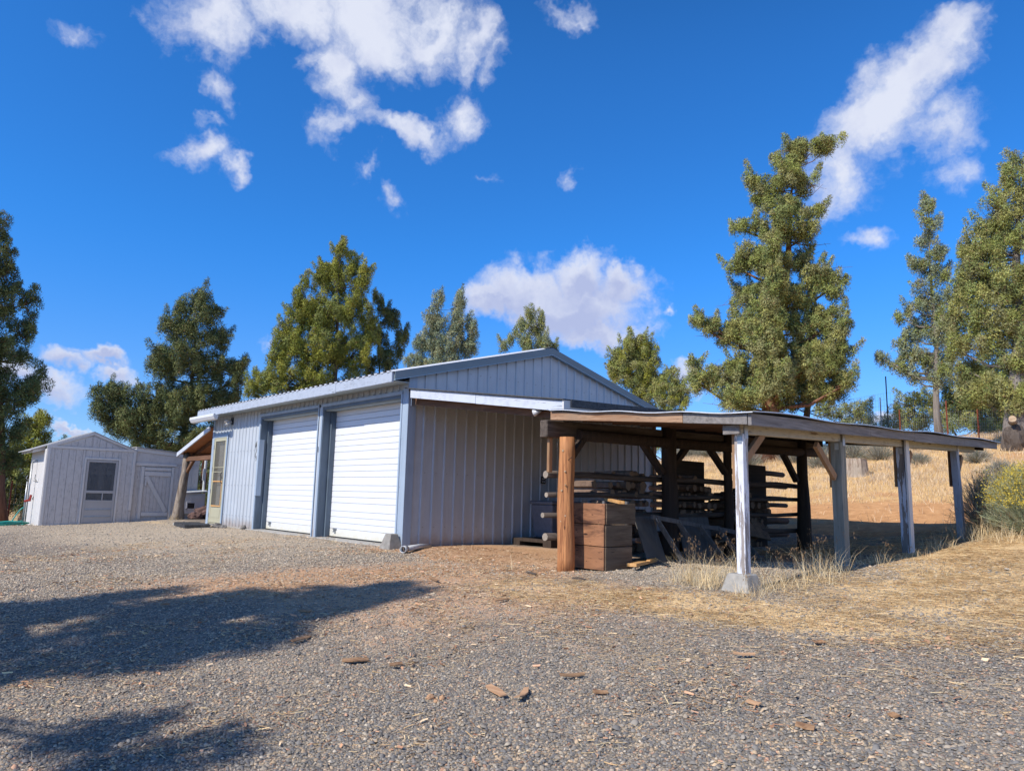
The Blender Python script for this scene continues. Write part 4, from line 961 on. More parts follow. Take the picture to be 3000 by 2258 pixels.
# screen door
m = MB(); fframe(m, 0, 1, 0, 1, .1, 0, 1); m = MB()
def ffy(mb, ya, yb, za_, zb_, w, x0_, x1_): mb.box(x0_, x1_, ya, ya+w, za_, zb_); mb.box(x0_, x1_, yb-w, yb, za_, zb_); mb.box(x0_, x1_, ya+w, yb-w, zb_-w, zb_)
ffy(m, -2.21, -1.31, -.25, 1.62, .05, SX, SX+.03); m.build('door_casing', M['shedwhite'], shed, bevel=.003)
m = MB(); ffy(m, -2.15, -1.37, -.18, 1.56, .06, SX-.005, SX+.02); m.box(SX-.005, SX+.02, -2.09, -1.43, .66, .73); m.box(SX-.005, SX+.018, -2.09, -1.43, .42, .47); m.box(SX-.005, SX+.018, -1.70, -1.675, .47, .66)
m.box(SX-.005, SX+.01, -2.09, -1.43, -.16, .42)
scd = m.build('screen_door', M['sheddoor'], shed, bevel=.003)
m = MB()
for z in (.01, .2): m.hexa([(SX+.01, -2.09, z), (SX+.028, -2.09, z), (SX+.028, -1.43, z+.01), (SX+.01, -1.43, z+.01), (SX+.01, -2.09, z+.035), (SX+.02, -2.09, z+.035), (SX+.02, -1.43, z+.045), (SX+.01, -1.43, z+.045)])
m.build('kick_rib', M['galv'], scd)
m = MB(); m.box(SX-.001, SX+.001, -2.09, -1.43, .47, 1.50); m.build('screen_panel', M['screend'], scd)
m = MB(); m.box(SX-.03, SX-.02, -2.13, -1.39, -.18, 1.54)
for (a, b_) in ((-2.02, -1.82), (-1.68, -1.48)):
    for (c, e) in ((.5, .56), (.76, 1.18), (1.28, 1.34), (1.4, 1.45)): m.box(SX-.021, SX-.012, a, b_, c, e)
m.build('inner_door', M['shedwhite'], shed)
# lean-to beside the shed
ln = empty('plank_lean_to', (-13.4, 0, -.1), 'flat-roofed pale board lean-to with a Z-braced plank door joined to the shed', 'shed')
LX = SX-.06; ly0, ly1 = y1+.002, .86
def zl(y): return 1.97-(y-ly0)*.085
m = MB(); m.hexa([(xb, ly0, -.2), (LX-.012, ly0, -.2), (LX-.012, ly1, .0), (xb, ly1, .0), (xb, ly0, zl(ly0)-.03), (LX-.012, ly0, zl(ly0)-.03), (LX-.012, ly1, zl(ly1)-.03), (xb, ly1, zl(ly1)-.03)]); m.build('lean_to_body', M['shed'], ln)
m = MB(); planks(m, ly0, -.66, -.25, lambda y: 1.5, .15, LX, 11); planks(m, .10, ly1, -.1, lambda y: 1.5, .19, LX, 12); m.build('front_boards', M['shed'], ln)
m = MB(); m.hexa([(LX-.01, ly0, 1.5), (LX+.008, ly0, 1.5), (LX+.008, ly1, 1.56), (LX-.01, ly1, 1.56), (LX-.01, ly0, zl(ly0)-.1), (LX+.008, ly0, zl(ly0)-.1), (LX+.008, ly1, zl(ly1)-.1), (LX-.01, ly1, zl(ly1)-.1)]); m.build('upper_panel', M['shed'], ln)
m = MB(); m.hexa([(LX, ly0, zl(ly0)-.11), (LX+.03, ly0, zl(ly0)-.11), (LX+.03, ly1, zl(ly1)-.11), (LX, ly1, zl(ly1)-.11), (LX, ly0, zl(ly0)), (LX+.03, ly0, zl(ly0)), (LX+.03, ly1, zl(ly1)), (LX, ly1, zl(ly1))])
m.box(LX+.01, LX+.03, ly0+.02, -.30, 1.46, 1.55); m.box(LX+.01, LX+.03, -.30, .22, 1.47, 1.535); m.box(LX+.005, LX+.028, -.74, -.66, -.05, 1.44); m.box(LX+.005, LX+.028, .08, .15, .0, 1.45); m.build('trim_board', M['shedwhite'], ln, bevel=.003)
m = MB(); m.hexa([(xb, ly0, zl(ly0)), (LX+.06, ly0, zl(ly0)), (LX+.06, ly1+.05, zl(ly1)), (xb, ly1+.05, zl(ly1)), (xb, ly0, zl(ly0)+.022), (LX+.06, ly0, zl(ly0)+.022), (LX+.06, ly1+.05, zl(ly1)+.022), (xb, ly1+.05, zl(ly1)+.022)]); m.build('flat_roof', M['shedroof'], ln)
m = MB(); planks(m, -.655, .075, .02, lambda y: 1.42, .105, LX-.005, 13); pdm = m.build('plank_door', M['shed'], ln)
m = MB(); m.box(LX, LX+.025, -.65, .07, 1.18, 1.30); m.box(LX, LX+.02, -.65, .07, 1.34, 1.42); m.box(LX, LX+.025, -.65, .07, .04, .15); m.beam((LX+.0135, -.60, 1.17), (LX+.0135, 0.0, .17), .025, .11, (0, 1, 1)); m.build('door_brace', M['shedwhite'], pdm, bevel=.003)
m = MB(); m.box(LX+.005, LX+.04, -.62, -.58, .9, 1.06); m.build('door_handle', M['shedwhite'], pdm)
# coop nest box
cp = empty('nest_box', (-12.2, .8, .1), 'low white nest box with sloping lid and a square dark hatch', 'nest box')
m = MB(); m.box(-12.55, -12.3, .42, 1.02, .12, .72); m.build('box', M['shedwhite'], cp, bevel=.004)
m = MB(); m.hexa([(-12.56, .38, .74), (-12.24, .38, .70), (-12.24, 1.06, .76), (-12.56, 1.06, .80), (-12.56, .38, .77), (-12.24, .38, .73), (-12.24, 1.06, .79), (-12.56, 1.06, .83)]); m.build('lid', M['pvc'], cp)
m = MB(); m.box(-12.3, -12.295, .53, .73, .27, .43); m.build('hatch', M['black'], cp)
m = MB(); ffy(m, .50, .76, .24, .46, .03, -12.30, -12.28); m.box(-12.30, -12.28, .50, .76, .24, .27); m.box(-12.30, -12.28, .60, .95, .54, .66); m.build('hatch_frame', M['shedwhite'], cp)
m = MB(); m.tube([(-12.45, 1.0, .75), (-12.45, 1.0, 1.75)], .035, 10); m.box(-12.43, -12.40, .93, .99, 1.1, 1.45); o = m.build('vent_pipe', M['pvc'], None, smooth=False); tag(o, 'upright white pipe behind the nest box', 'pipe')

# ------------------------------------------------------------------ hose bib and hose
hb = empty('water_hydrant', (-13.5, -3.7, -.25), 'galvanised yard hydrant with a red handle left of the shed', 'hydrant')
hb_base = at(64, 1540, 24.2); hb.location = (hb_base.x, hb_base.y, hb_base.z)
H = hb.location.copy()
m = MB(); m.tube([H, H+Vector((.03, .0, 1.2))], .02, 8); m.tube([H+Vector((0, .06, 0)), H+Vector((0, .07, 1.75))], .018, 8); m.tube([H+Vector((0, .07, 1.75)), H+Vector((-.2, .45, 1.85))], .02, 8); m.build('standpipe', M['galv'], hb, smooth=True)
m = MB(); m.tube([H+Vector((.03, -.02, .66)), H+Vector((.03, .12, .70))], .03, 8); m.tube([H+Vector((.03, .1, .66)), H+Vector((.03, .12, .84))], .03, 8); m.build('handle', M['hosered'], hb)
m = MB(); m.tube([H+Vector((.03, .22+.055*math.cos(t), .74+.055*math.sin(t))) for t in np.linspace(0, 6.28, 12)], .01, 6); m.build('wheel', M['black'], hb)
pts = []
for k in range(14): pts.append(H+Vector((.05, -.02-.30*(k/13)**.7, .5-.55*(k/13))))
zg = hz(H.x, H.y)+.03
c0 = Vector((H.x+.3, H.y-.55, 0)); cnt = 230
for k in range(cnt):
    t = k/cnt*2*math.pi*7+1.2; rr_ = .55+.13*math.sin(k*.11)+.05*math.sin(k*.37); p = c0+Vector((math.cos(t)*rr_*.6, math.sin(t)*rr_, 0)); z = hz(p.x, p.y)+.03+.075*(k/cnt)+.02*math.sin(k*.5)
    pts.append(Vector((p.x, p.y, z)))
m = MB(); m.tube(pts, .0165, 6); o = m.build('garden_hose', M['hose'], None, smooth=True); tag(o, 'turquoise garden hose coiled on the ground left of the shed', 'hose')

# ------------------------------------------------------------------ fences
def fence(name, pts, h, cell, label, posts, hoff=0.0, r=.003, group=None, cellz=None):
    t = empty(name, tuple(pts[0]), label, 'fence', group)
    V = []; Fc = []
    def wire(a, b_, r):
        d = (Vector(b_)-Vector(a)).normalized(); x = d.orthogonal().normalized(); y = d.cross(x); b0 = len(V)
        for e in (Vector(a), Vector(b_)):
            for k in range(3): V.append(tuple(e+(x*math.cos(k*2.094)+y*math.sin(k*2.094))*r))
        for k in range(3): Fc.append((b0+k, b0+(k+1) % 3, b0+3+(k+1) % 3, b0+3+k))
    cz = cellz or cell
    for A, B in zip(pts, pts[1:]):
        A = Vector(A); B = Vector(B); L = (B-A).length; n = max(2, int(L/cell))
        def P(t_, z): q_ = A.lerp(B, t_); return Vector((q_.x, q_.y, hz(q_.x, q_.y)+hoff+z))
        for i in range(n+1): wire(P(i/n, 0), P(i/n, h), r)
        z = 0
        while z < h+.001:
            ns = max(1, int(L/1.5))
            for i in range(ns): wire(P(i/ns, z), P((i+1)/ns, z), r)
            z += cz
    mesh_np('wire_mesh', np.array(V), np.array(Fc), M['wire'], t)
    for (x, y, hh, mt, lab) in posts:
        z = hz(x, y); m = MB(); m.box(x-.022, x+.022, y-.004, y+.004, z-.1, z+hh); m.box(x-.004, x+.004, y-.02, y+.02, z-.1, z+hh)
        for k in range(int(hh/.08)): m.box(x-.012, x+.012, y-.03, y-.018, z+.05+k*.08, z+.08+k*.08)
        o = m.build('fence_post', M[mt], t)
        if lab: o['label'] = lab
    return t
def gp_(px, Dd):
    p = at(px, 1300, Dd); return (p.x, p.y, hz(p.x, p.y))
fa = [gp_(2500, 33), gp_(2640, 31), gp_(2760, 29.5), gp_(2870, 28.5), gp_(2990, 27), gp_(3150, 25)]
P1 = gp_(2605, 32); P2 = gp_(2585, 35); P3 = gp_(2779, 29.3)
M['postblack'] = plain('dark steel post', (.03, .035, .04), .6); M['postpale'] = plain('pale steel post', (.55, .55, .55), .5)
fence('wire_fence', fa, 1.15, .10, 'welded wire mesh fence along the crest behind the dry slope', [(P3[0], P3[1], 1.5, 'rustpost', 'rusty red steel fence post'), (fa[1][0], fa[1][1], 1.3, 'rustpost', None), (fa[3][0], fa[3][1], 1.15, 'rustpost', None)])
fb_ = [gp_(2480, 35), gp_(2605, 32.2), gp_(2650, 31.5)]
fence('wire_fence', fb_, 2.0, .20, 'tall coarse wire fence with a black and a white post beside the rear trees', [(P1[0], P1[1], 2.65, 'postblack', 'tall black steel fence post'), (P2[0], P2[1], 2.0, 'postpale', 'leaning white steel fence post')], cellz=.25)
fc_ = [gp_(1960, 37), gp_(2060, 36), gp_(2160, 35), gp_(2300, 34)]
fence('wire_fence', fc_, 1.6, .15, 'wire fence seen through the gap in the woodshed', [(gp_(2045, 36)[0], gp_(2045, 36)[1], 1.7, 'rustpost', None)])
fd = [gp_(-60, 27), gp_(30, 27.5), gp_(110, 28)]
fence('wire_fence', fd, 1.3, .15, 'wire fence in front of the dark tree at the left edge', [(gp_(50, 27)[0], gp_(50, 27)[1], 1.3, 'rustpost', None)])
fe_ = [gp_(560, 26), gp_(640, 26)]
fence('wire_fence', fe_, 1.9, .12, 'wire fence between the nest box and the garage', [(gp_(612, 25.8)[0], gp_(612, 25.8)[1], 1.5, 'rustpost', None), (gp_(600, 26)[0], gp_(600, 26)[1], 1.9, 'rustpost', None)])
M['tank'] = None

# ------------------------------------------------------------------ foliage
def leaves(centers, radii, counts, size, up_bias, out_dir, seed):
    """centres (n,3), radii (n,3), -> triangle soup of small sprays set round each clump"""
    r_ = np.random.default_rng(seed); idx = np.repeat(np.arange(len(centers)), counts); N_ = len(idx)
    d = r_.normal(size=(N_, 3)); d[:, 2] = d[:, 2]*.9+up_bias; d /= np.linalg.norm(d, axis=1, keepdims=True)
    rad = r_.uniform(.25, 1.0, N_)**.45*r_.choice([1, 1, 1, 1.18], N_)
    p = centers[idx]+d*radii[idx]*rad[:, None]
    n = d+r_.normal(size=(N_, 3))*.30; n /= np.linalg.norm(n, axis=1, keepdims=True)
    t = d+r_.normal(size=(N_, 3))*.6; t[:, 2] += .5*up_bias
    t -= n*(t*n).sum(1, keepdims=True)*.75; t /= np.linalg.norm(t, axis=1, keepdims=True)+1e-9
    s = np.cross(n, t); s /= np.linalg.norm(s, axis=1, keepdims=True)+1e-9
    sz = size*r_.uniform(.6, 1.35, N_)[:, None]
    V = np.stack([p-s*sz*.22, p+s*sz*.22, p+t*sz*1.5], 1).reshape(-1, 3)
    return V, np.arange(N_*3).reshape(-1, 3), idx
def juniper(name, label, base, Dd, lobes, cols, seed, leaf=.085, dens=7.5, per=75, cr=(.20, .36), trunk_r=.22, barkm='barkdark', group=None, cat='tree', up_bias=.35, top=None, bare=.0, spread=.85, showtrunk=True, F12=1.3562, lz=1.15, ztop=None, lean=0):
    """base = photo x of the foot (2212 px scale), lobes = (x, y, rx, ry[, ddepth]) surveyed outlines of the crown's masses"""
    r_ = random.Random(seed); rn = np.random.default_rng(seed); dens *= 3.0; per *= 2.5; trunk_r *= .74; leaf *= .66; up_bias += .15; lz *= 1.25; cr = (cr[0]*.58, cr[1]*.66)
    p = at(base*F12, 1300, Dd); bz = hz(p.x, p.y); B = Vector((p.x, p.y, bz-.1))
    t = empty(name, B, label, cat, group)
    vdir = Vector((p.x-CAM.x, p.y-CAM.y, 0)).normalized(); hdir = Vector((vdir.y, -vdir.x, 0))
    L3 = []
    for lo in lobes:
        x, y, rx, ry = lo[:4]; dd = lo[4] if len(lo) > 4 else r_.uniform(-.25, .25)*spread
        q = at(x*F12, y*F12, Dd); zd = (q-CAM).dot(fwd); k = zd/FPX*F12
        wx, wy = rx*k, ry*k
        L3.append((q+vdir*dd, wx, wy, max(wx*.85, wy*.6)))
    # a matching set on the far side makes the crown deep, not a card
    topz = max(c.z+wy for c, wx, wy, wd in L3)
    m = MB(); H_ = topz-bz
    tp = []; tr_ = []
    cx_top = sorted(L3, key=lambda l: -l[0].z)[0][0]
    for k in range(9):
        f = k/8; q = B.lerp(Vector((cx_top.x, cx_top.y, topz-.25*H_*.2)), f); q = q+hdir*math.sin(k*1.3+seed)*.05*H_*.12*(1 if 0 < k < 8 else 0); q.z = B.z+(topz-.05*H_-B.z)*f
        tp.append(q); tr_.append(trunk_r*(1.3 if k == 0 else 1)*(1-f)**1.25+.012)
    m.tube(tp, tr_, 10, wob=.10, seed=seed)
    def tpt(z):
        f = min(max((z-B.z)/(topz-.05*H_-B.z), 0), .999)*8; i = int(f); return tp[i].lerp(tp[i+1], f-i), tr_[i]
    C = []; Rr = []; W_ = []
    for (c, wx, wy, wd) in L3:
        s, sr = tpt(c.z-.35*(c-Vector((tp[4].x, tp[4].y, c.z))).length-.1*wy)
        mid = s.lerp(c, .5)+Vector((0, 0, -.12*(c-s).length)); r0 = min(sr*.6, .028+.022*(c-s).length)
        if (c-s).length > .3: m.tube([s, mid, c], [r0, r0*.75, r0*.35], 5)
        area = wx*wy*3.14; n = max(3, int(area*dens))
        wx *= .88; wy *= .88; wd *= .88
        for k in range(max(3, int(area*1.5+2))):       # upright fingers break the outline
            d = Vector(rn.normal(size=3)); d.z = abs(d.z)*.6 if r_.random() < .8 else d.z; d.normalize(); q = c+hdir*(d.x*wx)+vdir*(d.y*wd)+Vector((0, 0, d.z*wy)); g_ = (q-c).normalized()*.5+Vector((r_.uniform(-.15, .15), r_.uniform(-.15, .15), .75 if lz > 1.3 else .5)); g_.normalize()
            sz = r_.uniform(*cr)
            for j in range(r_.randint(2, 5)):
                C.append(q); Rr.append((sz, sz, sz*lz)); W_.append(min(1, r_.random()+.2)); q = q+g_*sz*1.15; sz *= .8
        for k in range(n):
            d = Vector(rn.normal(size=3)); d.normalize(); rad = r_.uniform(.45, 1.0)
            off = hdir*(d.x*wx)+vdir*(d.y*wd)+Vector((0, 0, d.z*wy)); q = c+off*rad
            sz = r_.uniform(*cr)
            C.append(q); Rr.append((sz, sz, sz*lz)); W_.append(r_.random())
            if k % 3 == 0 and (q-c).length > .25:
                m.tube([c.lerp(s, .15), c.lerp(q, .6)+Vector((0, 0, -.05)), q], [max(.010, r0*.35), .011, .006], 4, caps=False)
    if bare:
        for k in range(int(bare)):
            c, wx, wy, wd = r_.choice(L3); s, sr = tpt(c.z-.2); a = r_.uniform(-.5, 3.6); e = s+hdir*math.cos(a)*(wx*1.5+abs((c-s).dot(hdir)))*(1 if r_.random() < .5 else -1)+vdir*r_.uniform(-.8, .8)+Vector((0, 0, r_.uniform(-.1, .6)))
            mid = s.lerp(e, .55)+Vector((r_.uniform(-.2, .2), r_.uniform(-.2, .2), r_.uniform(-.25, .1)))
            m.tube([s, mid, e], [.025, .014, .004], 4, caps=False)
            for j in range(4):
                f = r_.uniform(.4, .95); g1 = s.lerp(e, f); m.tube([g1, g1+Vector((r_.uniform(-.4, .4), r_.uniform(-.4, .4), r_.uniform(-.2, .4)))], [.007, .003], 3, caps=False)
    tk = m.build('trunk', M[barkm], t, smooth=True)
    C = np.array([tuple(c) for c in C]); Rr = np.array(Rr); W_ = np.array(W_)
    cnt = np.maximum(12, (per*(Rr[:, 0]/np.mean(cr))**2*rn.uniform(.55, 1.3, len(C)))).astype(int)
    V, Fc, idx = leaves(C, Rr, cnt, leaf, up_bias, None, seed)
    cols = np.array(cols); a = W_[idx]
    kk = rn.integers(0, len(cols), len(C))[idx]; col = cols[kk]*(.78+.44*a[:, None])*rn.uniform(.72, 1.28, (len(idx), 1))
    brown = rn.random(len(idx)) < .05; col[brown] = np.array((.25, .15, .07))
    mesh_np('crown', V, Fc, M['leaf'], t, {'Col': np.repeat(col, 3, axis=0)})
    return t
G_YEL = [(.31, .31, .045), (.23, .255, .045), (.38, .36, .06)]
G_OLV = [(.31, .34, .09), (.25, .29, .095), (.40, .39, .12), (.33, .32, .13)]
G_DRK = [(.135, .165, .055), (.10, .135, .055), (.19, .205, .065)]
G_MID = [(.23, .255, .09), (.19, .22, .09), (.29, .28, .10)]
G_BLU = [(.32, .36, .20), (.26, .31, .185), (.38, .38, .20)]
TG = 'juniper trees round the yard'
juniper('juniper_tree', 'dark juniper cut off by the left edge of the picture', 20, 27, [(-10,500,30,40),(-40,560,60,60),(15,590,22,60),(-10,660,52,50),(62,655,20,40),(50,720,35,40),(-40,740,60,60),(0,780,70,50),(20,860,60,50),(85,830,28,26),(60,850,40,30),(15,930,45,45),(-50,860,60,70),(10,1000,38,40),(-60,960,60,70),(-120,700,60,120),(-120,900,60,120)], G_DRK, 11, group=TG, leaf=.075, dens=9, trunk_r=.26, cr=(.16,.30), barkm='barkred')
juniper('juniper_tree', 'small yellow green juniper between the left-edge tree and the shed', 70, 36, [(80,915,38,24),(60,950,40,34),(35,1000,40,44),(100,985,30,40),(70,1040,40,30)], G_YEL, 12, group=TG, leaf=.09, dens=8, per=60)
juniper('juniper_tree', 'broad dark green juniper rising behind the shed roof', 400, 38, [(428,650,18,26),(398,668,26,30),(455,680,26,30),(375,710,36,34),(425,720,52,44),(470,735,20,34),(395,780,66,46),(450,800,40,40),(350,800,34,40),(480,800,20,18),(330,870,48,50),(400,880,66,60),(455,880,50,50),(505,800,18,26),(515,820,18,32),(490,850,34,40),(300,930,50,50),(370,960,60,50),(450,960,70,50),(230,860,36,32),(215,895,22,24),(260,910,48,44),(255,860,26,26),(310,985,50,30)], G_DRK+G_MID[:2], 13, group=TG, leaf=.10, dens=6.5, per=70, cr=(.24,.42), trunk_r=.32)
juniper('juniper_tree', 'dense yellow green juniper with a pointed top behind the garage roof', 715, 30, [(735,560,16,34),(760,575,18,34),(705,590,20,28),(722,610,48,44),(780,610,20,40),(650,640,14,44),(648,690,30,44),(700,680,66,54),(765,680,40,56),(625,740,40,44),(685,760,76,60),(760,770,50,60),(600,790,34,34),(640,830,70,44),(720,850,76,50),(570,830,28,26),(548,850,18,22),(800,720,24,40)], G_YEL+G_OLV[:1], 14, group=TG, leaf=.078, dens=10, per=85, cr=(.18,.30), trunk_r=.28, lz=1.3)
juniper('juniper_tree', 'thin dark juniper arms right of the pointed yellow green one', 830, 31, [(818,655,9,26),(830,690,16,24),(812,730,22,24),(850,700,12,30),(862,745,16,40),(835,780,26,36),(875,725,10,20),(800,800,20,30),(850,830,26,34)], G_DRK, 15, group=TG, leaf=.078, dens=10, per=75, cr=(.15,.25), trunk_r=.12, lz=1.4)
juniper('juniper_tree', 'twin-topped blue green juniper left of the large cloud', 965, 42, [(945,655,14,22),(990,660,14,26),(940,700,24,34),(990,705,24,34),(1020,720,14,24),(915,742,26,26),(960,755,50,40),(1015,760,24,28),(900,790,24,26),(960,810,60,40)], G_BLU, 16, group=TG, leaf=.105, dens=6, per=70, cr=(.26,.42), trunk_r=.2, lz=1.4)
juniper('juniper_tree', 'small bright juniper top poking over the garage ridge', 1145, 42, [(1148,690,12,28),(1128,712,14,20),(1165,715,16,30),(1145,745,28,26),(1105,730,10,16),(1088,752,10,16),(1195,752,12,12),(1175,745,16,20),(1150,800,50,40)], G_BLU[:1]+G_OLV[1:3], 17, group=TG, leaf=.10, dens=7, per=60, cr=(.22,.36), trunk_r=.14, lz=1.4)
juniper('juniper_tree', 'round olive juniper right of the gable peak', 1372, 45, [(1375,745,34,24),(1355,770,42,34),(1395,775,34,38),(1370,810,56,40),(1340,800,32,30),(1400,830,40,40),(1375,870,54,40)], G_OLV+G_YEL[:1], 18, group=TG, leaf=.11, dens=6.5, per=70, cr=(.26,.42), trunk_r=.2)
juniper('juniper_tree', 'low yellow green juniper left of the tallest tree', 1448, 40, [(1450,815,24,22),(1445,850,36,30),(1475,850,22,24),(1450,885,44,34)], G_YEL[:1]+G_OLV, 19, group=TG, leaf=.10, dens=7, per=60, cr=(.22,.36), trunk_r=.14)
juniper('juniper_tree', 'tallest juniper, its top leaning right, with a red trunk behind the woodshed', 1650, 29, [(1722,318,30,24),(1765,312,34,20),(1795,308,22,18),(1712,350,36,30),(1700,390,40,34),(1632,398,20,22),(1655,420,32,30),(1740,400,20,24),(1690,450,46,30),(1755,470,26,18),(1620,492,26,16),(1590,485,14,12),(1680,510,50,30),(1740,505,36,24),(1720,560,30,24),(1625,560,50,32),(1680,580,50,36),(1590,580,26,20),(1640,640,70,44),(1720,640,44,40),(1760,600,34,44),(1800,620,26,40),(1740,700,60,54),(1800,700,40,50),(1630,720,62,50),(1580,730,34,34),(1540,712,32,18),(1510,705,20,14),(1690,780,60,60),(1620,800,58,50),(1760,790,56,54),(1815,770,30,44),(1560,820,40,32),(1510,830,26,34),(1600,870,60,30),(1680,860,50,36),(1770,850,44,34),(1500,790,14,12),(1830,830,20,26),(1665,560,26,34,-1.2),(1672,640,30,40,-1.3),(1668,700,34,40,-1.4),(1655,780,30,40,-1.5),(1690,830,30,36,-1.5),(1645,850,24,30,-1.4),(1690,500,24,30,-1),(1660,740,26,30,-1.6)], G_OLV, 20, group=TG, leaf=.085, dens=9, per=95, cr=(.20,.34), trunk_r=.48, barkm='barkred', bare=26, spread=1.6)
juniper('juniper_tree', 'darker second juniper close behind the right side of the tallest', 1735, 31, [(1760,760,40,40),(1800,800,36,34),(1740,830,40,40),(1790,850,34,26),(1720,880,30,20),(1815,845,20,26)], G_DRK+G_OLV[:1], 21, group=TG, leaf=.085, dens=7, per=60, cr=(.20,.32), trunk_r=.24, barkm='barkdark', bare=24)
juniper('juniper_tree', 'slender sparse blue green juniper with a bare grey lower trunk', 2030, 31, [(2005,440,10,18),(2000,465,18,16),(2018,490,20,20),(1995,520,20,18),(2022,545,24,24),(1985,580,20,16),(2030,600,26,20),(1995,630,24,20),(2040,650,28,26),(1975,670,22,18),(2010,690,26,22),(1950,690,18,14),(2030,730,30,26),(1975,730,24,20),(1950,745,18,16),(2010,770,30,24),(1925,790,20,10),(1950,800,22,14),(2055,780,20,20),(1975,820,24,14),(1910,778,12,10),(2030,820,26,16),(2060,700,16,20),(2010,580,22,26),(2040,700,26,24),(1990,710,24,24),(2000,660,24,24),(2020,790,34,24),(1975,770,24,20),(2050,750,24,24)], G_BLU+G_OLV[:1], 22, group=TG, leaf=.08, dens=8.5, per=60, cr=(.16,.28), trunk_r=.16, barkm='barkgrey', bare=8, lz=1.3)
juniper('juniper_tree', 'large spreading juniper with a burled grey trunk at the right edge', 2196, 26.5, [(2200,340,22,26),(2165,400,20,22),(2205,410,36,40),(2140,450,24,20),(2180,470,44,40),(2110,510,26,26),(2160,540,50,40),(2215,520,40,50),(2085,570,24,30),(2130,600,46,40),(2190,620,52,50),(2090,650,34,30),(2145,680,50,40),(2210,700,44,50),(2080,720,28,26),(2120,750,50,36),(2190,790,44,44),(2090,800,36,30),(2140,840,50,36),(2205,870,34,36),(2250,600,50,90),(2260,780,50,90),(2260,430,50,80),(2110,860,40,26),(2090,540,26,24),(2125,560,36,36),(2075,620,22,34),(2070,680,26,30),(2105,700,34,34),(2160,640,40,40),(2165,720,40,40),(2070,760,24,30),(2160,850,40,30),(2190,900,24,20),(2150,500,34,30),(2185,380,26,26),(2100,620,34,30)], G_OLV, 23, group=TG, leaf=.075, dens=7.5, per=80, cr=(.18,.32), trunk_r=.46, barkm='barkgrey', bare=22, spread=1.4, up_bias=.15)
juniper('juniper_tree', 'dark bushy juniper in the shade between the slender and the large one', 2120, 38, [(2070,850,36,34),(2110,880,44,34),(2150,890,34,30),(2080,910,36,20),(2140,850,34,30),(2165,920,24,18),(2100,820,44,40),(2060,890,30,30),(2120,920,50,16),(2185,880,30,40)], G_DRK, 24, group=TG, leaf=.10, dens=8, per=60, trunk_r=.2, barkm='barkdark')
juniper('juniper_tree', 'small olive juniper at the foot of the slender one', 1975, 40, [(1975,870,26,24),(1955,895,28,22),(1995,900,30,24),(1970,925,40,18),(2010,870,16,16)], G_OLV+G_DRK[:1], 25, group=TG, leaf=.10, dens=6, per=50, trunk_r=.1, bare=8)
juniper('juniper_tree', 'low pale juniper right of the second dark trunk', 1820, 38, [(1800,895,30,14),(1840,890,34,20),(1870,905,24,14),(1775,895,18,14),(1850,915,34,12)], G_OLV+G_BLU[:1], 26, group=TG, leaf=.09, dens=7, per=50, trunk_r=.1)
juniper('juniper_tree', 'low green juniper behind the fence in the woodshed gap', 1500, 42, [(1490,972,26,14),(1520,975,26,14),(1460,978,24,14),(1560,970,26,16),(1600,968,24,16),(1395,970,40,16)], G_YEL+G_MID, 27, group=TG, leaf=.10, dens=8, per=50, trunk_r=.1)
juniper('juniper_tree', 'small juniper behind the wire fence beside the nest box', 455, 33, [(450,1000,18,24),(460,1035,18,26),(440,985,16,16),(470,1060,16,20),(448,1070,14,20)], G_MID+G_DRK, 28, group=TG, leaf=.09, dens=8, per=50, trunk_r=.08)
juniper('juniper_tree', 'low juniper clump right behind the rusty crest fence post', 2075, 36, [(2060,925,26,12),(2040,905,22,14),(1900,922,20,10),(1930,918,20,12),(2110,925,22,10),(2150,935,26,8)], G_OLV+G_BLU[:1], 29, group=TG, leaf=.09, dens=8, per=50, trunk_r=.06)
juniper('juniper_tree', 'low dark juniper behind the wire fence at the left edge', 20, 34, [(-30,1010,40,40),(20,1040,44,34),(60,1060,34,26),(-20,1080,50,30),(40,1095,44,20),(95,1060,20,30)], G_DRK+G_OLV[:1], 30, group=TG, leaf=.09, dens=8, per=60, trunk_r=.12)
juniper('juniper_tree', 'far low juniper behind the nest box and white pipe', 440, 44, [(400,1020,40,40),(440,1050,44,34),(480,1030,40,40),(430,1080,50,24),(480,1085,40,20)], G_DRK+G_MID[:1], 31, group=TG, leaf=.11, dens=6, per=60, trunk_r=.12)
# the tree behind the photographer's left that throws the shade on the gravel
def free_tree(x, y, h, w, seed, label, lobesW):
    r_ = random.Random(seed); rn = np.random.default_rng(seed); bz = hz(x, y); t = empty('juniper_tree', (x, y, bz-.1), label, 'tree', TG)
    m = MB(); m.tube([(x, y, bz-.1), (x+.05, y, bz+h*.3), (x-.05, y+.05, bz+h*.6), (x, y, bz+h*.95)], [.3, .24, .13, .03], 10, wob=.1, seed=seed)
    C = []; Rr = []
    for (ox, oy, z, rx, rz_) in lobesW:
        c = Vector((x+ox, y+oy, bz+z)); s = Vector((x, y, bz+z-.3*math.hypot(ox, oy)-.2)); m.tube([s, s.lerp(c, .5)+Vector((0, 0, -.1)), c], [.06, .045, .015], 5)
        for k in range(int(rx*rz_*60)+4):
            d = Vector(rn.normal(size=3)); d.normalize(); rad = r_.uniform(.4, 1); C.append((c.x+d.x*rx*rad, c.y+d.y*rx*rad, c.z+d.z*rz_*rad)); s_ = r_.uniform(.14, .26); Rr.append((s_, s_, s_*1.1))
    m.build('trunk', M['barkdark'], t, smooth=True); C = np.array(C); Rr = np.array(Rr)
    V, Fc, idx = leaves(C, Rr, np.full(len(C), 85), .1, .3, None, seed); cols = np.array(G_OLV)[rn.integers(0, 4, len(C))][idx]
    mesh_np('crown', V, Fc, M['leaf'], t, {'Col': np.repeat(cols, 3, axis=0)})
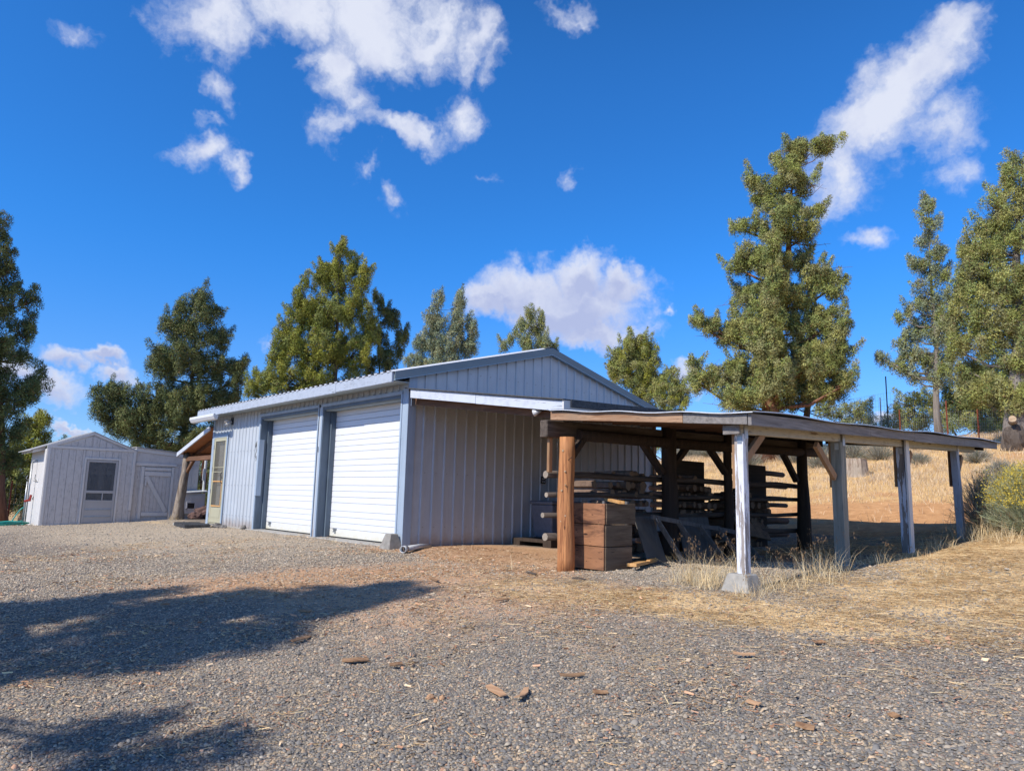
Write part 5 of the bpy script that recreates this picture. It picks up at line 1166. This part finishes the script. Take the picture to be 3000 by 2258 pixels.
_q = random.Random(77); _lo = [(0, 0, 9.8, .22, .55), (.3, 0, 9.0, .3, .6), (-1.45, .1, 7.9, .13, .6), (-1.3, .1, 7.0, .18, .6), (-1.6, .1, 6.2, .2, .6), (.75, 0, 8.2, .14, .7), (3.0, .2, 6.45, .4, .2), (3.5, .3, 6.0, .5, .25), (2.4, .2, 6.3, .3, .1)]
for k in range(33):
    z_ = _q.uniform(2.6, 9.2); w_ = min(1.85, .2+(10.2-z_)*.36); a_ = _q.uniform(-w_, w_); _lo.append((a_, _q.uniform(-.6, .6), z_, _q.uniform(.18, .36), _q.uniform(.45, .9)))
free_tree(2.6, -12.6, 10.2, 2, 41, 'juniper standing outside the picture whose shade falls on the gravel', _lo)

# ------------------------------------------------------------------ stumps
def stump(px, Dd, r, h, label, seed):
    p = gp_(px, Dd); B = Vector(p)
    t = empty('tree_stump', B, label, 'stump'); m = MB()
    m.tube([B+Vector((0, 0, -.15)), B+Vector((0, 0, .05)), B+Vector((0, 0, h*.5)), B+Vector((0, 0, h))], [r*1.35, r*1.1, r*.95, r*.95], 16, wob=.10, seed=seed, caps=False); m.build('trunk', M['stumpside'], t)
    m = MB(); m.tube([B+Vector((0, 0, h-.02)), B+Vector((0, 0, h))], [r*.93, r*.93], 16); m.build('cut_face', M['stumptop'], t)
stump(2508, 24, .29, .52, 'pale jagged tree stump on the dry slope between the posts', 3)
# burl and sawn limb on the right edge tree
bp = gp_(2972, 26.0); b_o = rock('trunk_burl', (bp[0], bp[1], bp[2]+.35), (.27, .27, .42), 7, M['barkdark'], 'rough burl at the foot of the right edge juniper with a sawn limb', 'burl')
m = MB(); q1 = Vector((bp[0], bp[1], bp[2]+.86)); vd = (Vector((CAM.x, CAM.y, 0))-Vector((q1.x, q1.y, 0))).normalized(); m.tube([q1, q1+vd*.42+Vector((0, 0, .05))], [.12, .095], 14, capmat=1, wob=.04); so_ = m.build('sawn_limb', [M['barkgrey'], M['stumptop']], b_o, smooth=True)
so_.location = (0, 0, 0)
for v in so_.data.vertices: pass
b_o.rotation_euler = (0, 0, 0)

# ------------------------------------------------------------------ brush (sage and rabbitbrush)
def brush(name, c, w, h, n, label, cols, seed, flowers=0, group=None, cat='bush', fl_side=None, lean=(0, 0), thick=.006):
    rn = np.random.default_rng(seed); x, y = c; z = hz(x, y); t = empty(name, (x, y, z), label, cat, group)
    th = rn.uniform(0, 2*np.pi, n); el = rn.uniform(.15, 1.45, n)**1.0; L = rn.uniform(.65, 1.05, n)
    d = np.stack([np.cos(th)*np.cos(el)*w+lean[0], np.sin(th)*np.cos(el)*w+lean[1], np.sin(el)*h], 1)
    base = np.stack([x+rn.normal(0, .06*w, n), y+rn.normal(0, .06*w, n), np.full(n, z-.02)], 1)
    mid = base+d*(L[:, None]*.5)+rn.normal(0, .04*w, (n, 3)); tip = base+d*L[:, None]+rn.normal(0, .05*w, (n, 3)); tip[:, 2] += .06
    s = rn.normal(size=(n, 3)); s /= np.linalg.norm(s, axis=1, keepdims=True)
    k = thick
    V = np.stack([base-s*k, base+s*k, mid+s*k*.8, mid-s*k*.8, mid-s*k*.8, mid+s*k*.8, tip+s*k*.3, tip-s*k*.3], 1).reshape(-1, 3); Fc = np.arange(n*8).reshape(-1, 4)
    cols = np.array(cols); cc_ = cols[rn.integers(0, len(cols), n)]*rn.uniform(.7, 1.25, (n, 1))
    mesh_np('stems', V, Fc, M['blade'], t, {'Col': np.repeat(cc_, 8, axis=0)})
    # leafy side twigs
    m_ = n*7; i = rn.integers(0, n, m_); f = rn.uniform(.45, 1, m_)[:, None]; p = mid[i]*(1-f)+tip[i]*f; dd = (tip[i]-mid[i])*.35+rn.normal(0, .05, (m_, 3)); s2 = rn.normal(size=(m_, 3)); s2 /= np.linalg.norm(s2, axis=1, keepdims=True)
    V2 = np.stack([p-s2*.003, p+s2*.003, p+dd*.6], 1).reshape(-1, 3)
    c2 = cc_[i]*1.1
    mesh_np('leaves', V2, np.arange(m_*3).reshape(-1, 3), M['blade'], t, {'Col': np.repeat(c2, 3, axis=0)})
    if flowers:
        sel = np.where((tip[:, 2] > z+h*.45) & ((tip[:, 0]-x)*fl_side[0]+(tip[:, 1]-y)*fl_side[1] > -.15*w if fl_side else True))[0]
        i = rn.choice(sel, flowers); p = tip[i]+rn.normal(0, .035, (flowers, 3)); a = rn.normal(size=(flowers, 3)); b_ = rn.normal(size=(flowers, 3)); a /= np.linalg.norm(a, axis=1, keepdims=True); b_ /= np.linalg.norm(b_, axis=1, keepdims=True)
        V3 = np.stack([p-a*.013, p+a*.013, p+b_*.02], 1).reshape(-1, 3); c3 = np.array([(.72, .52, .06), (.78, .60, .10), (.56, .48, .12)])[rn.integers(0, 3, flowers)]
        mesh_np('flowers', V3, np.arange(flowers*3).reshape(-1, 3), M['blade'], t, {'Col': np.repeat(c3, 3, axis=0)})
    return t
RB = [(.42, .45, .27), (.35, .39, .25), (.52, .52, .33)]; SG = [(.38, .35, .29), (.30, .28, .23), (.46, .42, .34)]; SGG = [(.28, .29, .20), (.36, .35, .25)]
hd = Vector((math.cos(R(12)), math.sin(R(12)), 0))
b1 = at(2905, 1545, 13.9); brush('rabbitbrush', (b1.x, b1.y), .60, .90, 1100, 'grey twiggy rabbitbrush beside the rearmost white post', SG+RB[:1], 51, 700, None, fl_side=(1, 0))
b2 = at(3045, 1560, 12.9); brush('rabbitbrush', (b2.x, b2.y), .72, .86, 1700, 'big rabbitbrush covered in yellow flowers at the right edge', RB, 52, 10000, None)
b3 = at(2985, 1470, 15.6); brush('rabbitbrush', (b3.x, b3.y), .7, .9, 900, 'yellow flowering rabbitbrush behind the big one', RB, 53, 5000, None)
b4 = at(3090, 1470, 14.2); brush('rabbitbrush', (b4.x, b4.y), .7, 1.0, 900, 'yellow flowering rabbitbrush half outside the right edge', RB, 54, 8000, None)
k = 0
SLAB = ['grey sagebrush left of the stump', 'grey sagebrush directly behind the stump', 'grey sagebrush right of the stump', 'low grey sagebrush seen between the inner post and the bare grey post', 'grey sagebrush near the foot of the red trunk', 'small sagebrush under the crest fence', 'grey sagebrush left of the red trunk behind the backing board', 'small sagebrush below the black fence post', 'sagebrush in the left half of the woodshed gap', 'sagebrush in the right half of the woodshed gap', 'dry shrub just under the fence near the rear roof corner', 'dry shrub on the slope above the yellow rabbitbrush', 'dry shrub above the half bare post near the top of the slope']
for (px, Dd, w, h) in ((2400, 26.5, .7, .7), (2500, 27.5, .8, .62), (2575, 27, .7, .55), (2330, 28, .8, .7), (2310, 30, .8, .8), (2690, 28.5, .5, .4), (2190, 28, .7, .7), (2610, 30, .7, .5), (2015, 33, .9, .8), (2075, 32.5, .9, .7), (2860, 24.5, .5, .35), (2930, 21.5, .45, .35), (2690, 25.5, .4, .3)):
    p = gp_(px, Dd); brush('sagebrush', (p[0], p[1]), w, h, 420, SLAB[k], SG+SGG, 60+k, group='sagebrush on the slope', thick=.009); k += 1

# ------------------------------------------------------------------ grass
def blades(name, x, y, z, h, wdt, lean, cols, label, seed, parent=None, kind='stuff'):
    rn = np.random.default_rng(seed); n = len(x); th = rn.uniform(0, 2*np.pi, n); ln_ = lean*rn.uniform(.2, 1.2, n)
    b = np.stack([x, y, z], 1); tip = b+np.stack([np.cos(th)*ln_*h, np.sin(th)*ln_*h, h*np.sqrt(np.clip(1-(ln_*.8)**2, .02, 1))], 1)
    mid = (b+tip)*.5+np.stack([-np.cos(th)*ln_*h*.15, -np.sin(th)*ln_*h*.15, h*.08], 1)
    ph = rn.uniform(0, 2*np.pi, n); s = np.stack([np.cos(ph), np.sin(ph), np.zeros(n)], 1)*np.asarray(wdt).reshape(-1, 1)*.5
    V = np.stack([b-s, b+s, mid+s*.8, mid-s*.8, tip], 1).reshape(-1, 3); o5 = np.arange(n)[:, None]*5
    me_v = V; F3 = np.concatenate([o5+np.array([[0, 1, 2]]), o5+np.array([[0, 2, 3]]), o5+np.array([[3, 2, 4]])], 0)
    c = np.array(cols)[rn.integers(0, len(cols), n)]*rn.uniform(.75, 1.25, (n, 1))
    o = mesh_np(name, me_v, F3, M['blade'], parent, {'Col': np.repeat(c, 5, axis=0)})
    if parent is None: tag(o, label, 'grass', kind=kind)
    return o
def littered(name, x, y, z, L, wdt, tilt, cols, label, seed, mat='blade', cat='straw'):
    rn = np.random.default_rng(seed); n = len(x); th = rn.uniform(0, 2*np.pi, n); b = np.stack([x, y, z], 1)
    d = np.stack([np.cos(th), np.sin(th), rn.normal(0, tilt, n)], 1)*np.asarray(L).reshape(-1, 1)*.5; s = np.stack([-np.sin(th), np.cos(th), rn.normal(0, .5, n)], 1)*np.asarray(wdt).reshape(-1, 1)*.5
    bend = np.stack([-np.sin(th), np.cos(th), np.zeros(n)], 1)*(np.asarray(L)*rn.normal(0, .08, n)).reshape(-1, 1)
    V = np.stack([b-d-s+bend, b-d+s+bend, b+s, b-s, b+d+s+bend, b+d-s+bend], 1).reshape(-1, 3); o6 = np.arange(n)[:, None]*6
    F4 = np.concatenate([o6+np.array([[0, 1, 2, 3]]), o6+np.array([[3, 2, 4, 5]])], 0)
    c = np.array(cols)[rn.integers(0, len(cols), n)]*rn.uniform(.7, 1.25, (n, 1))
    o = mesh_np(name, V, F4, M[mat], None, {'Col': np.repeat(c, 6, axis=0)}); tag(o, label, cat, kind='stuff'); return o
def gsurf(x, y):
    z = hgt(x, y)+fbm(x, y, 1.1)*.018+fbm(x, y, 5.5, 3)*.005
    return z+np.where(y > 9.5, fbm(x, y, 1.6, 5)*.05*np.clip((y-9.5)/3, 0, 1), 0)
STRAW = [(.88, .62, .32), (.93, .73, .42), (.76, .50, .25), (.90, .67, .38), (.5, .3, .15)]
HILLC = [(.80, .58, .33), (.88, .69, .44), (.62, .42, .24), (.84, .66, .46), (.70, .56, .40)]
def sample(fn, n, x0, x1, y0, y1, seed):
    r_ = np.random.default_rng(seed); X = []; Y = []; tot = 0
    while tot < n:
        x = r_.uniform(x0, x1, n*2); y = r_.uniform(y0, y1, n*2); k = r_.random(n*2) < fn(x, y); X.append(x[k]); Y.append(y[k]); tot += k.sum()
    return np.concatenate(X)[:n], np.concatenate(Y)[:n]
def clumpy(x, y, s, o): return np.clip(.5+fbm(x, y, s, o)*.9, 0.05, 1)
def f_hill(x, y):
    t_, r2, s_, h_, d_, p_ = zones(x, y); return np.clip(h_*clumpy(x, y, 2.3, 8)*(1-.93*np.clip(d_*1.5-.2+fbm(x, y, 1.5, 2)*.35, 0, 1)), 0, 1)*(1-.3*np.clip((y-20)/10, 0, 1))
x, y = sample(f_hill, 95000, -13, 12, 8.3, 25, 70); rn = np.random.default_rng(5)
blades('dry_grass', x, y, gsurf(x, y)-.01, rn.uniform(.05, .20, len(x))+np.clip(fbm(x, y, 1.2, 9), 0, 1)*.16, rn.uniform(.006, .013, len(x)), .75, HILLC, 'dry tan grass covering the slope behind the woodshed', 71)
def f_str(x, y):
    t_, r2, s_, h_, d_, p_ = zones(x, y); return np.clip(s_*1.25-.12, 0, 1)**1.5*clumpy(x, y, 3.1, 4)
x, y = sample(f_str, 105000, 2.5, 12.5, -4.5, 8.5, 72)
littered('straw_litter', x, y, gsurf(x, y)+rn.uniform(.003, .012, len(x)), rn.uniform(.02, .13, len(x))**1.0*rn.choice([1, 1, 1, 1.5], len(x)), rn.uniform(.0018, .0034, len(x)), .05, STRAW, 'yellow straw lying over the gravel in front of the woodshed', 73)
# sparse straw and needles over the open gravel
def f_sp(x, y): return clumpy(x, y, 1.7, 6)**2.2
x, y = sample(f_sp, 15000, -4, 10.5, -6.3, 0.2, 74)
littered('straw_litter', x, y, gsurf(x, y)+rn.uniform(.004, .016, len(x)), rn.uniform(.02, .09, len(x)), rn.uniform(.002, .0045, len(x)), .15, STRAW+[(.5, .25, .12)], 'sparse straw bits scattered over the open gravel', 75)
x, y = sample(f_sp, 3600, -3, 10.5, -6.3, 0.2, 174)
littered('bark_litter', x, y, gsurf(x, y)+rn.uniform(.008, .018, len(x)), rn.uniform(.015, .06, len(x)), rn.uniform(.005, .014, len(x)), .2, [(.70, .40, .24), (.60, .33, .19), (.80, .58, .36), (.42, .22, .13)], 'orange bark flakes scattered thinly over the open gravel', 175, 'chips', 'bark litter')
def f_red(x, y):
    t_, r2, s_, h_, d_, p_ = zones(x, y); return np.clip(r2*1.2-.1, 0, 1)*clumpy(x, y, 3.7, 1)
x, y = sample(f_red, 13000, -.6, 6, -5.2, 1.2, 76)
littered('bark_litter', x, y, gsurf(x, y)+rn.uniform(.003, .014, len(x)), rn.uniform(.010, .06, len(x)), rn.uniform(.002, .006, len(x)), .1, [(.66, .42, .26), (.50, .30, .18), (.78, .57, .38), (.34, .20, .12), (.74, .58, .38)], 'orange bark and wood litter in front of the metal wall', 77, 'chips', 'bark litter')
# standing grass round the shed front
def tuft(cx, cy, n, r, h, seed, label, lean=.95, heads=True, cols=STRAW):
    rn = np.random.default_rng(seed); a = rn.uniform(0, 6.28, n); q_ = r*np.sqrt(rn.random(n)); x = cx+q_*np.cos(a); y = cy+q_*np.sin(a)
    cols = [(.93, .72, .42), (.95, .80, .52), (.82, .60, .32)]
    t = empty('grass_tuft', (cx, cy, hz(cx, cy)), label, 'grass tuft', 'dry grass tufts by the woodshed')
    hh = h*rn.uniform(.35, 1.1, n); blades('blades', x, y, gsurf(x, y)-.01, hh, rn.uniform(.0025, .005, n), lean, cols, None, seed+1, t)
    if heads:
        k = max(3, n//14); i = rn.integers(0, n, k); V = []; C_ = []
        for j in i:
            th = rn.uniform(0, 6.28); ln_ = rn.uniform(.05, .5); hgt_ = h*rn.uniform(.9, 1.35); b = np.array([x[j], y[j], hz(x[j], y[j])]); tp_ = b+np.array([math.cos(th)*ln_*hgt_, math.sin(th)*ln_*hgt_, hgt_])
            sd_ = np.array([-math.sin(th), math.cos(th), 0])*.0018; V += [b-sd_, b+sd_, tp_]; C_ += [(.5, .36, .18)]*3
            for q2 in range(12):
                c = tp_+rn.normal(0, .012, 3)+np.array([math.cos(th)*.03*q2/12, math.sin(th)*.03*q2/12, -.07*q2/12]); d = rn.normal(0, 1, 3); d /= np.linalg.norm(d); e = np.array([rn.normal(0, .004), rn.normal(0, .004), -.022]); V += [c-d*.004, c+d*.004, c+e]; C_ += [(.30, .19, .10)]*3
        mesh_np('seed_heads', np.array(V), np.arange(len(V)).reshape(-1, 3), M['blade'], t, {'Col': np.array(C_)})
TUFTS = [(5.55,.05,230,.22,.36,'tall straw tuft left of the pier block'),(5.85,-.12,150,.16,.26,'short straw tuft touching the left side of the pier block'),(5.75,.35,130,.25,.40,'tall seed-headed tuft behind and left of the white post'),
 (6.45,.25,160,.22,.30,'seed-headed tuft behind and right of the white post'),(6.5,.8,170,.28,.34,'seeding tuft between the white post and the bare grey post'),(6.35,1.4,170,.25,.36,'leaning straw tuft just left of the bare grey post'),(6.4,-.2,120,.16,.2,'short straw tuft touching the right side of the pier block'),
 (6.45,2.4,110,.2,.24,'small tuft at the foot of the bare grey post'),(6.45,4.5,110,.2,.26,'small tuft at the foot of the half bare post'),(6.5,5.9,220,.3,.36,'bushy straw tuft at the foot of the rearmost post'),(6.85,5.4,170,.3,.30,'straw tuft in front of the rabbitbrush'),(7.3,5.0,170,.35,.28,'straw tuft below the yellow flowers'),
 (3.15,-.45,26,.08,.22,'tiny wisp of grass left of the log post'),(7.3,1.6,60,.25,.12,'low tuft on the straw in front of the bare grey post'),(6.6,3.3,60,.25,.16,'low tuft between the bare grey and half bare posts'),(-1.95,-.22,50,.07,.09,'yellow weed at the foot of the near garage door'),(-11.25,-.12,110,.16,.2,'dry tuft at the foot of the twisted trunk post'),(5.2,1.6,90,.4,.22,'sparse tuft under the shed roof left of the white post')]
for i, (x_, y_, n_, r_, h_, lb_) in enumerate(TUFTS): tuft(x_, y_, int(n_*.85), r_*1.1, h_*1.05, 200+i*3, lb_)

# ------------------------------------------------------------------ crushed stone near the camera
def stones(n, seed, dmin=2.5, dspan=10.5, big=1.0, name='gravel', label='blue grey crushed gravel with scattered tan stones'):
    rn = np.random.default_rng(seed)
    # positions: denser close to the camera, inside the view wedge
    az = rn.uniform(math.radians(6), math.radians(93), n*2); u = rn.random(n*2); Dd = dmin+dspan*u**1.25
    x = CAM.x-np.sin(az)*Dd; y = CAM.y+np.cos(az)*Dd
    k = (y < .1)|((x > 6.5) & (y < 3))|((x > 3.7) & (y < 2.6)); t_, r2, s_, h_, d_, p_ = zones(x, y)
    k &= rn.random(len(x)) > np.clip(s_*.9-.1, 0, .93); k &= rn.random(len(x)) > np.clip(r2*1.1-.05, 0, .92)
    k &= ~((x < 0) & (y > -.1))
    x = x[k][:n]; y = y[k][:n]; Dd = Dd[k][:n]; n = len(x)
    s = np.exp(rn.normal(math.log(.0078), .34, n))*(1+.25*np.clip((5-Dd)/3, 0, 1)); s = np.clip(s, .004, .026)*big
    z = gsurf(x, y)
    nv = 5; ang = np.linspace(0, 2*np.pi, nv, endpoint=False)[None, :]+rn.uniform(-.35, .35, (n, nv)); rad = rn.uniform(.7, 1.25, (n, nv)); flat = rn.uniform(.3, .7, (n, 1)); el_ = rn.uniform(.6, 1, (n, 1)); th = rn.uniform(0, 6.28, (n, 1))
    lx = np.cos(ang)*rad; ly = np.sin(ang)*rad*el_; lz_ = rn.uniform(-.25, .25, (n, nv))
    tx, ty = rn.uniform(-.4, .4, (n, 1)), rn.uniform(-.4, .4, (n, 1))
    # top ring smaller and bottom apex
    def place(lx, ly, lz_):
        zz = lz_*flat+lx*tx*.6+ly*ty*.6; X = (lx*np.cos(th)-ly*np.sin(th))*s[:, None]+x[:, None]; Y = (lx*np.sin(th)+ly*np.cos(th))*s[:, None]+y[:, None]; Z = zz*s[:, None]+z[:, None]+(flat*s[:, None])*.35; return np.stack([X, Y, Z], -1)
    ring = place(lx, ly, lz_); top = place(lx*.5+rn.uniform(-.15, .15, (n, 1)), ly*.5, lz_*.3+rn.uniform(.75, 1.1, (n, 1)))
    V = np.concatenate([ring, top], 1).reshape(-1, 3); o = np.arange(n)[:, None]*10
    F_ = [];
    tri = []
    for k2 in range(nv):
        k3 = (k2+1) % nv; tri += [[k2, k3, nv+k3], [k2, nv+k3, nv+k2]]
    tri += [[nv, nv+1, nv+2], [nv, nv+2, nv+3], [nv, nv+3, nv+4]]
    tri = np.array(tri); Fc = (o[:, :, None]+tri[None, :, :]).reshape(-1, 3)
    pal = np.array([(.185, .182, .186), (.15, .15, .16), (.235, .225, .22), (.28, .26, .24), (.20, .19, .182), (.36, .315, .265), (.46, .36, .265), (.54, .41, .285), (.50, .30, .21), (.52, .46, .385)])
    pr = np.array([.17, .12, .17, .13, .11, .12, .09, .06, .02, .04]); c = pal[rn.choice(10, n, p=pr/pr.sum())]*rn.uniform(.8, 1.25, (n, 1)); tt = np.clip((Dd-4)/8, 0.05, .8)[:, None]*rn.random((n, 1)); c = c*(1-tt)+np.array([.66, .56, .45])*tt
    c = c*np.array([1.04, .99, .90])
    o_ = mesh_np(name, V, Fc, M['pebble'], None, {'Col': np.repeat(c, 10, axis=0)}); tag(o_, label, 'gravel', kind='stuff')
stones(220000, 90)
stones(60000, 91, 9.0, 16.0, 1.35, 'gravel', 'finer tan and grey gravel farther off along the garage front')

# ------------------------------------------------------------------ single wood chips
CH = [((1437, 2008), (1468, 2047), .055, 'blunt orange wood chip left of its twin in the middle foreground', 0), ((1546, 2018), (1512, 2058), .05, 'orange wood chip right of its twin in the middle foreground', 0),
 ((1640, 1990), (1712, 1978), .03, 'long reddish bark strip just above and right of the two orange chips', 1), ((1738, 2035), (1780, 2031), .025, 'short brown bark strip right of the two orange chips', 1), ((856, 1884), (910, 1860), .035, 'slanting bark strip inside the edge of the tree shade', 1),
 ((1002, 1938), (1080, 1930), .07, 'flat heap of shredded orange bark below the tree shade', 1), ((1140, 1952), (1180, 1946), .045, 'small shredded bark flake right of the bark heap', 1), ((2148, 1921), (2212, 1922), .018, 'thin tan stick on the gravel below the white post', 0),
 ((2386, 1890), (2412, 1884), .04, 'small orange bark flake alone on the right gravel', 1), ((1256, 1692), (1284, 1706), .035, 'pale weathered stick at the right tip of the tree shade', 1), ((1450, 1764), (1490, 1752), .03, 'dark brown stick in the orange litter between shade and log post', 1),
 ((1676, 1693), (1716, 1697), .02, 'black curved twig on the gravel below the crate', 2), ((470, 1772), (496, 1770), .05, 'orange bark flake on the gravel above the tree shade', 1), ((2192, 2058), (2226, 2072), .03, 'tan wood chip low on the gravel under the pier block', 0), ((2612, 2100), (2632, 2112), .045, 'orange chip low on the right gravel', 1),
 ((2330, 2133), (2388, 2140), .05, 'broad pinkish bark flake low in the right foreground', 1), ((1540, 1676), (1572, 1684), .03, 'dark brown twig left of the log post', 2), ((1420, 1625), (1442, 1627), .06, 'small yellow block of wood below the ribbed wall', 0), ((1530, 1620), (1556, 1621), .05, 'second small yellow block nearer the log post', 0), ((880, 1790), (905, 1795), .05, 'small bark scrap in the middle of the tree shade', 1)]
def ground_hit(px, py):
    d = ray(px, py); t_ = 2.0
    while t_ < 60:
        p = CAM+d*t_
        if p.z < hz(p.x, p.y)+.01: return p
        t_ += .01
    return CAM+d*10
for i, (pa, pb, w, lab, kd) in enumerate(CH):
    ga = ground_hit(*pa); gb = ground_hit(*pb); p = (ga+gb)/2; L = max(.05, Vector((gb.x-ga.x, gb.y-ga.y)).length); m = MB(); n = 6
    hdv = Vector((gb.x-ga.x, gb.y-ga.y, 0)).normalized(); sdv = Vector((-hdv.y, hdv.x, 0)); zf = hz(p.x, p.y)+.018
    b0 = 0
    for lv in (0, 1):
        for sgn in (1, -1):
            seq = range(n) if sgn == 1 else range(n-1, -1, -1)
            for k in seq:
                rr2 = random.Random(i*31+k*7+(3 if sgn == 1 else 5)); t_ = k/(n-1)-.5; ww = w*(.55+.6*(1-abs(t_)*1.2))*.5*rr2.uniform(.7, 1.2)
                q_ = Vector((p.x, p.y, 0))+hdv*(t_*L)+sdv*(sgn*ww+math.sin(t_*4+i)*w*.25); m.v.append((q_.x, q_.y, zf+.008*lv+.02*abs(t_)*math.sin(i)+.004*sgn))
    N2 = 2*n
    for k in range(N2): m.face((k, (k+1) % N2, N2+(k+1) % N2, N2+k))
    for k in range(n-1): m.face((N2+k, N2+k+1, N2+N2-2-k, N2+N2-1-k)); m.face((k+1, k, N2-1-k, N2-2-k))
    o = m.build('wood_chip', M[['chip', 'brace', 'barkdark'][kd]], None); tag(o, lab, 'wood chip', 'loose chips and sticks on the gravel')
# small stones that stand out
for i, (px, py, s_, c_, lab) in enumerate([(1260, 2045, .022, 'lava', 'leftmost of three small brown stones in the lower middle'), (1295, 2045, .019, 'lava', 'rightmost of three small brown stones in the lower middle'), (1278, 2054, .014, 'lava', 'smallest of three brown stones in the lower middle')]):
    p = ground_hit(px, py); rock('stone', (p.x, p.y, hz(p.x, p.y)+s_*.6), (s_*1.3, s_, s_*.9), i+11, M['chip'], lab)
print('faces', sum(len(o.data.polygons) for o in bpy.data.objects if o.type == 'MESH'))
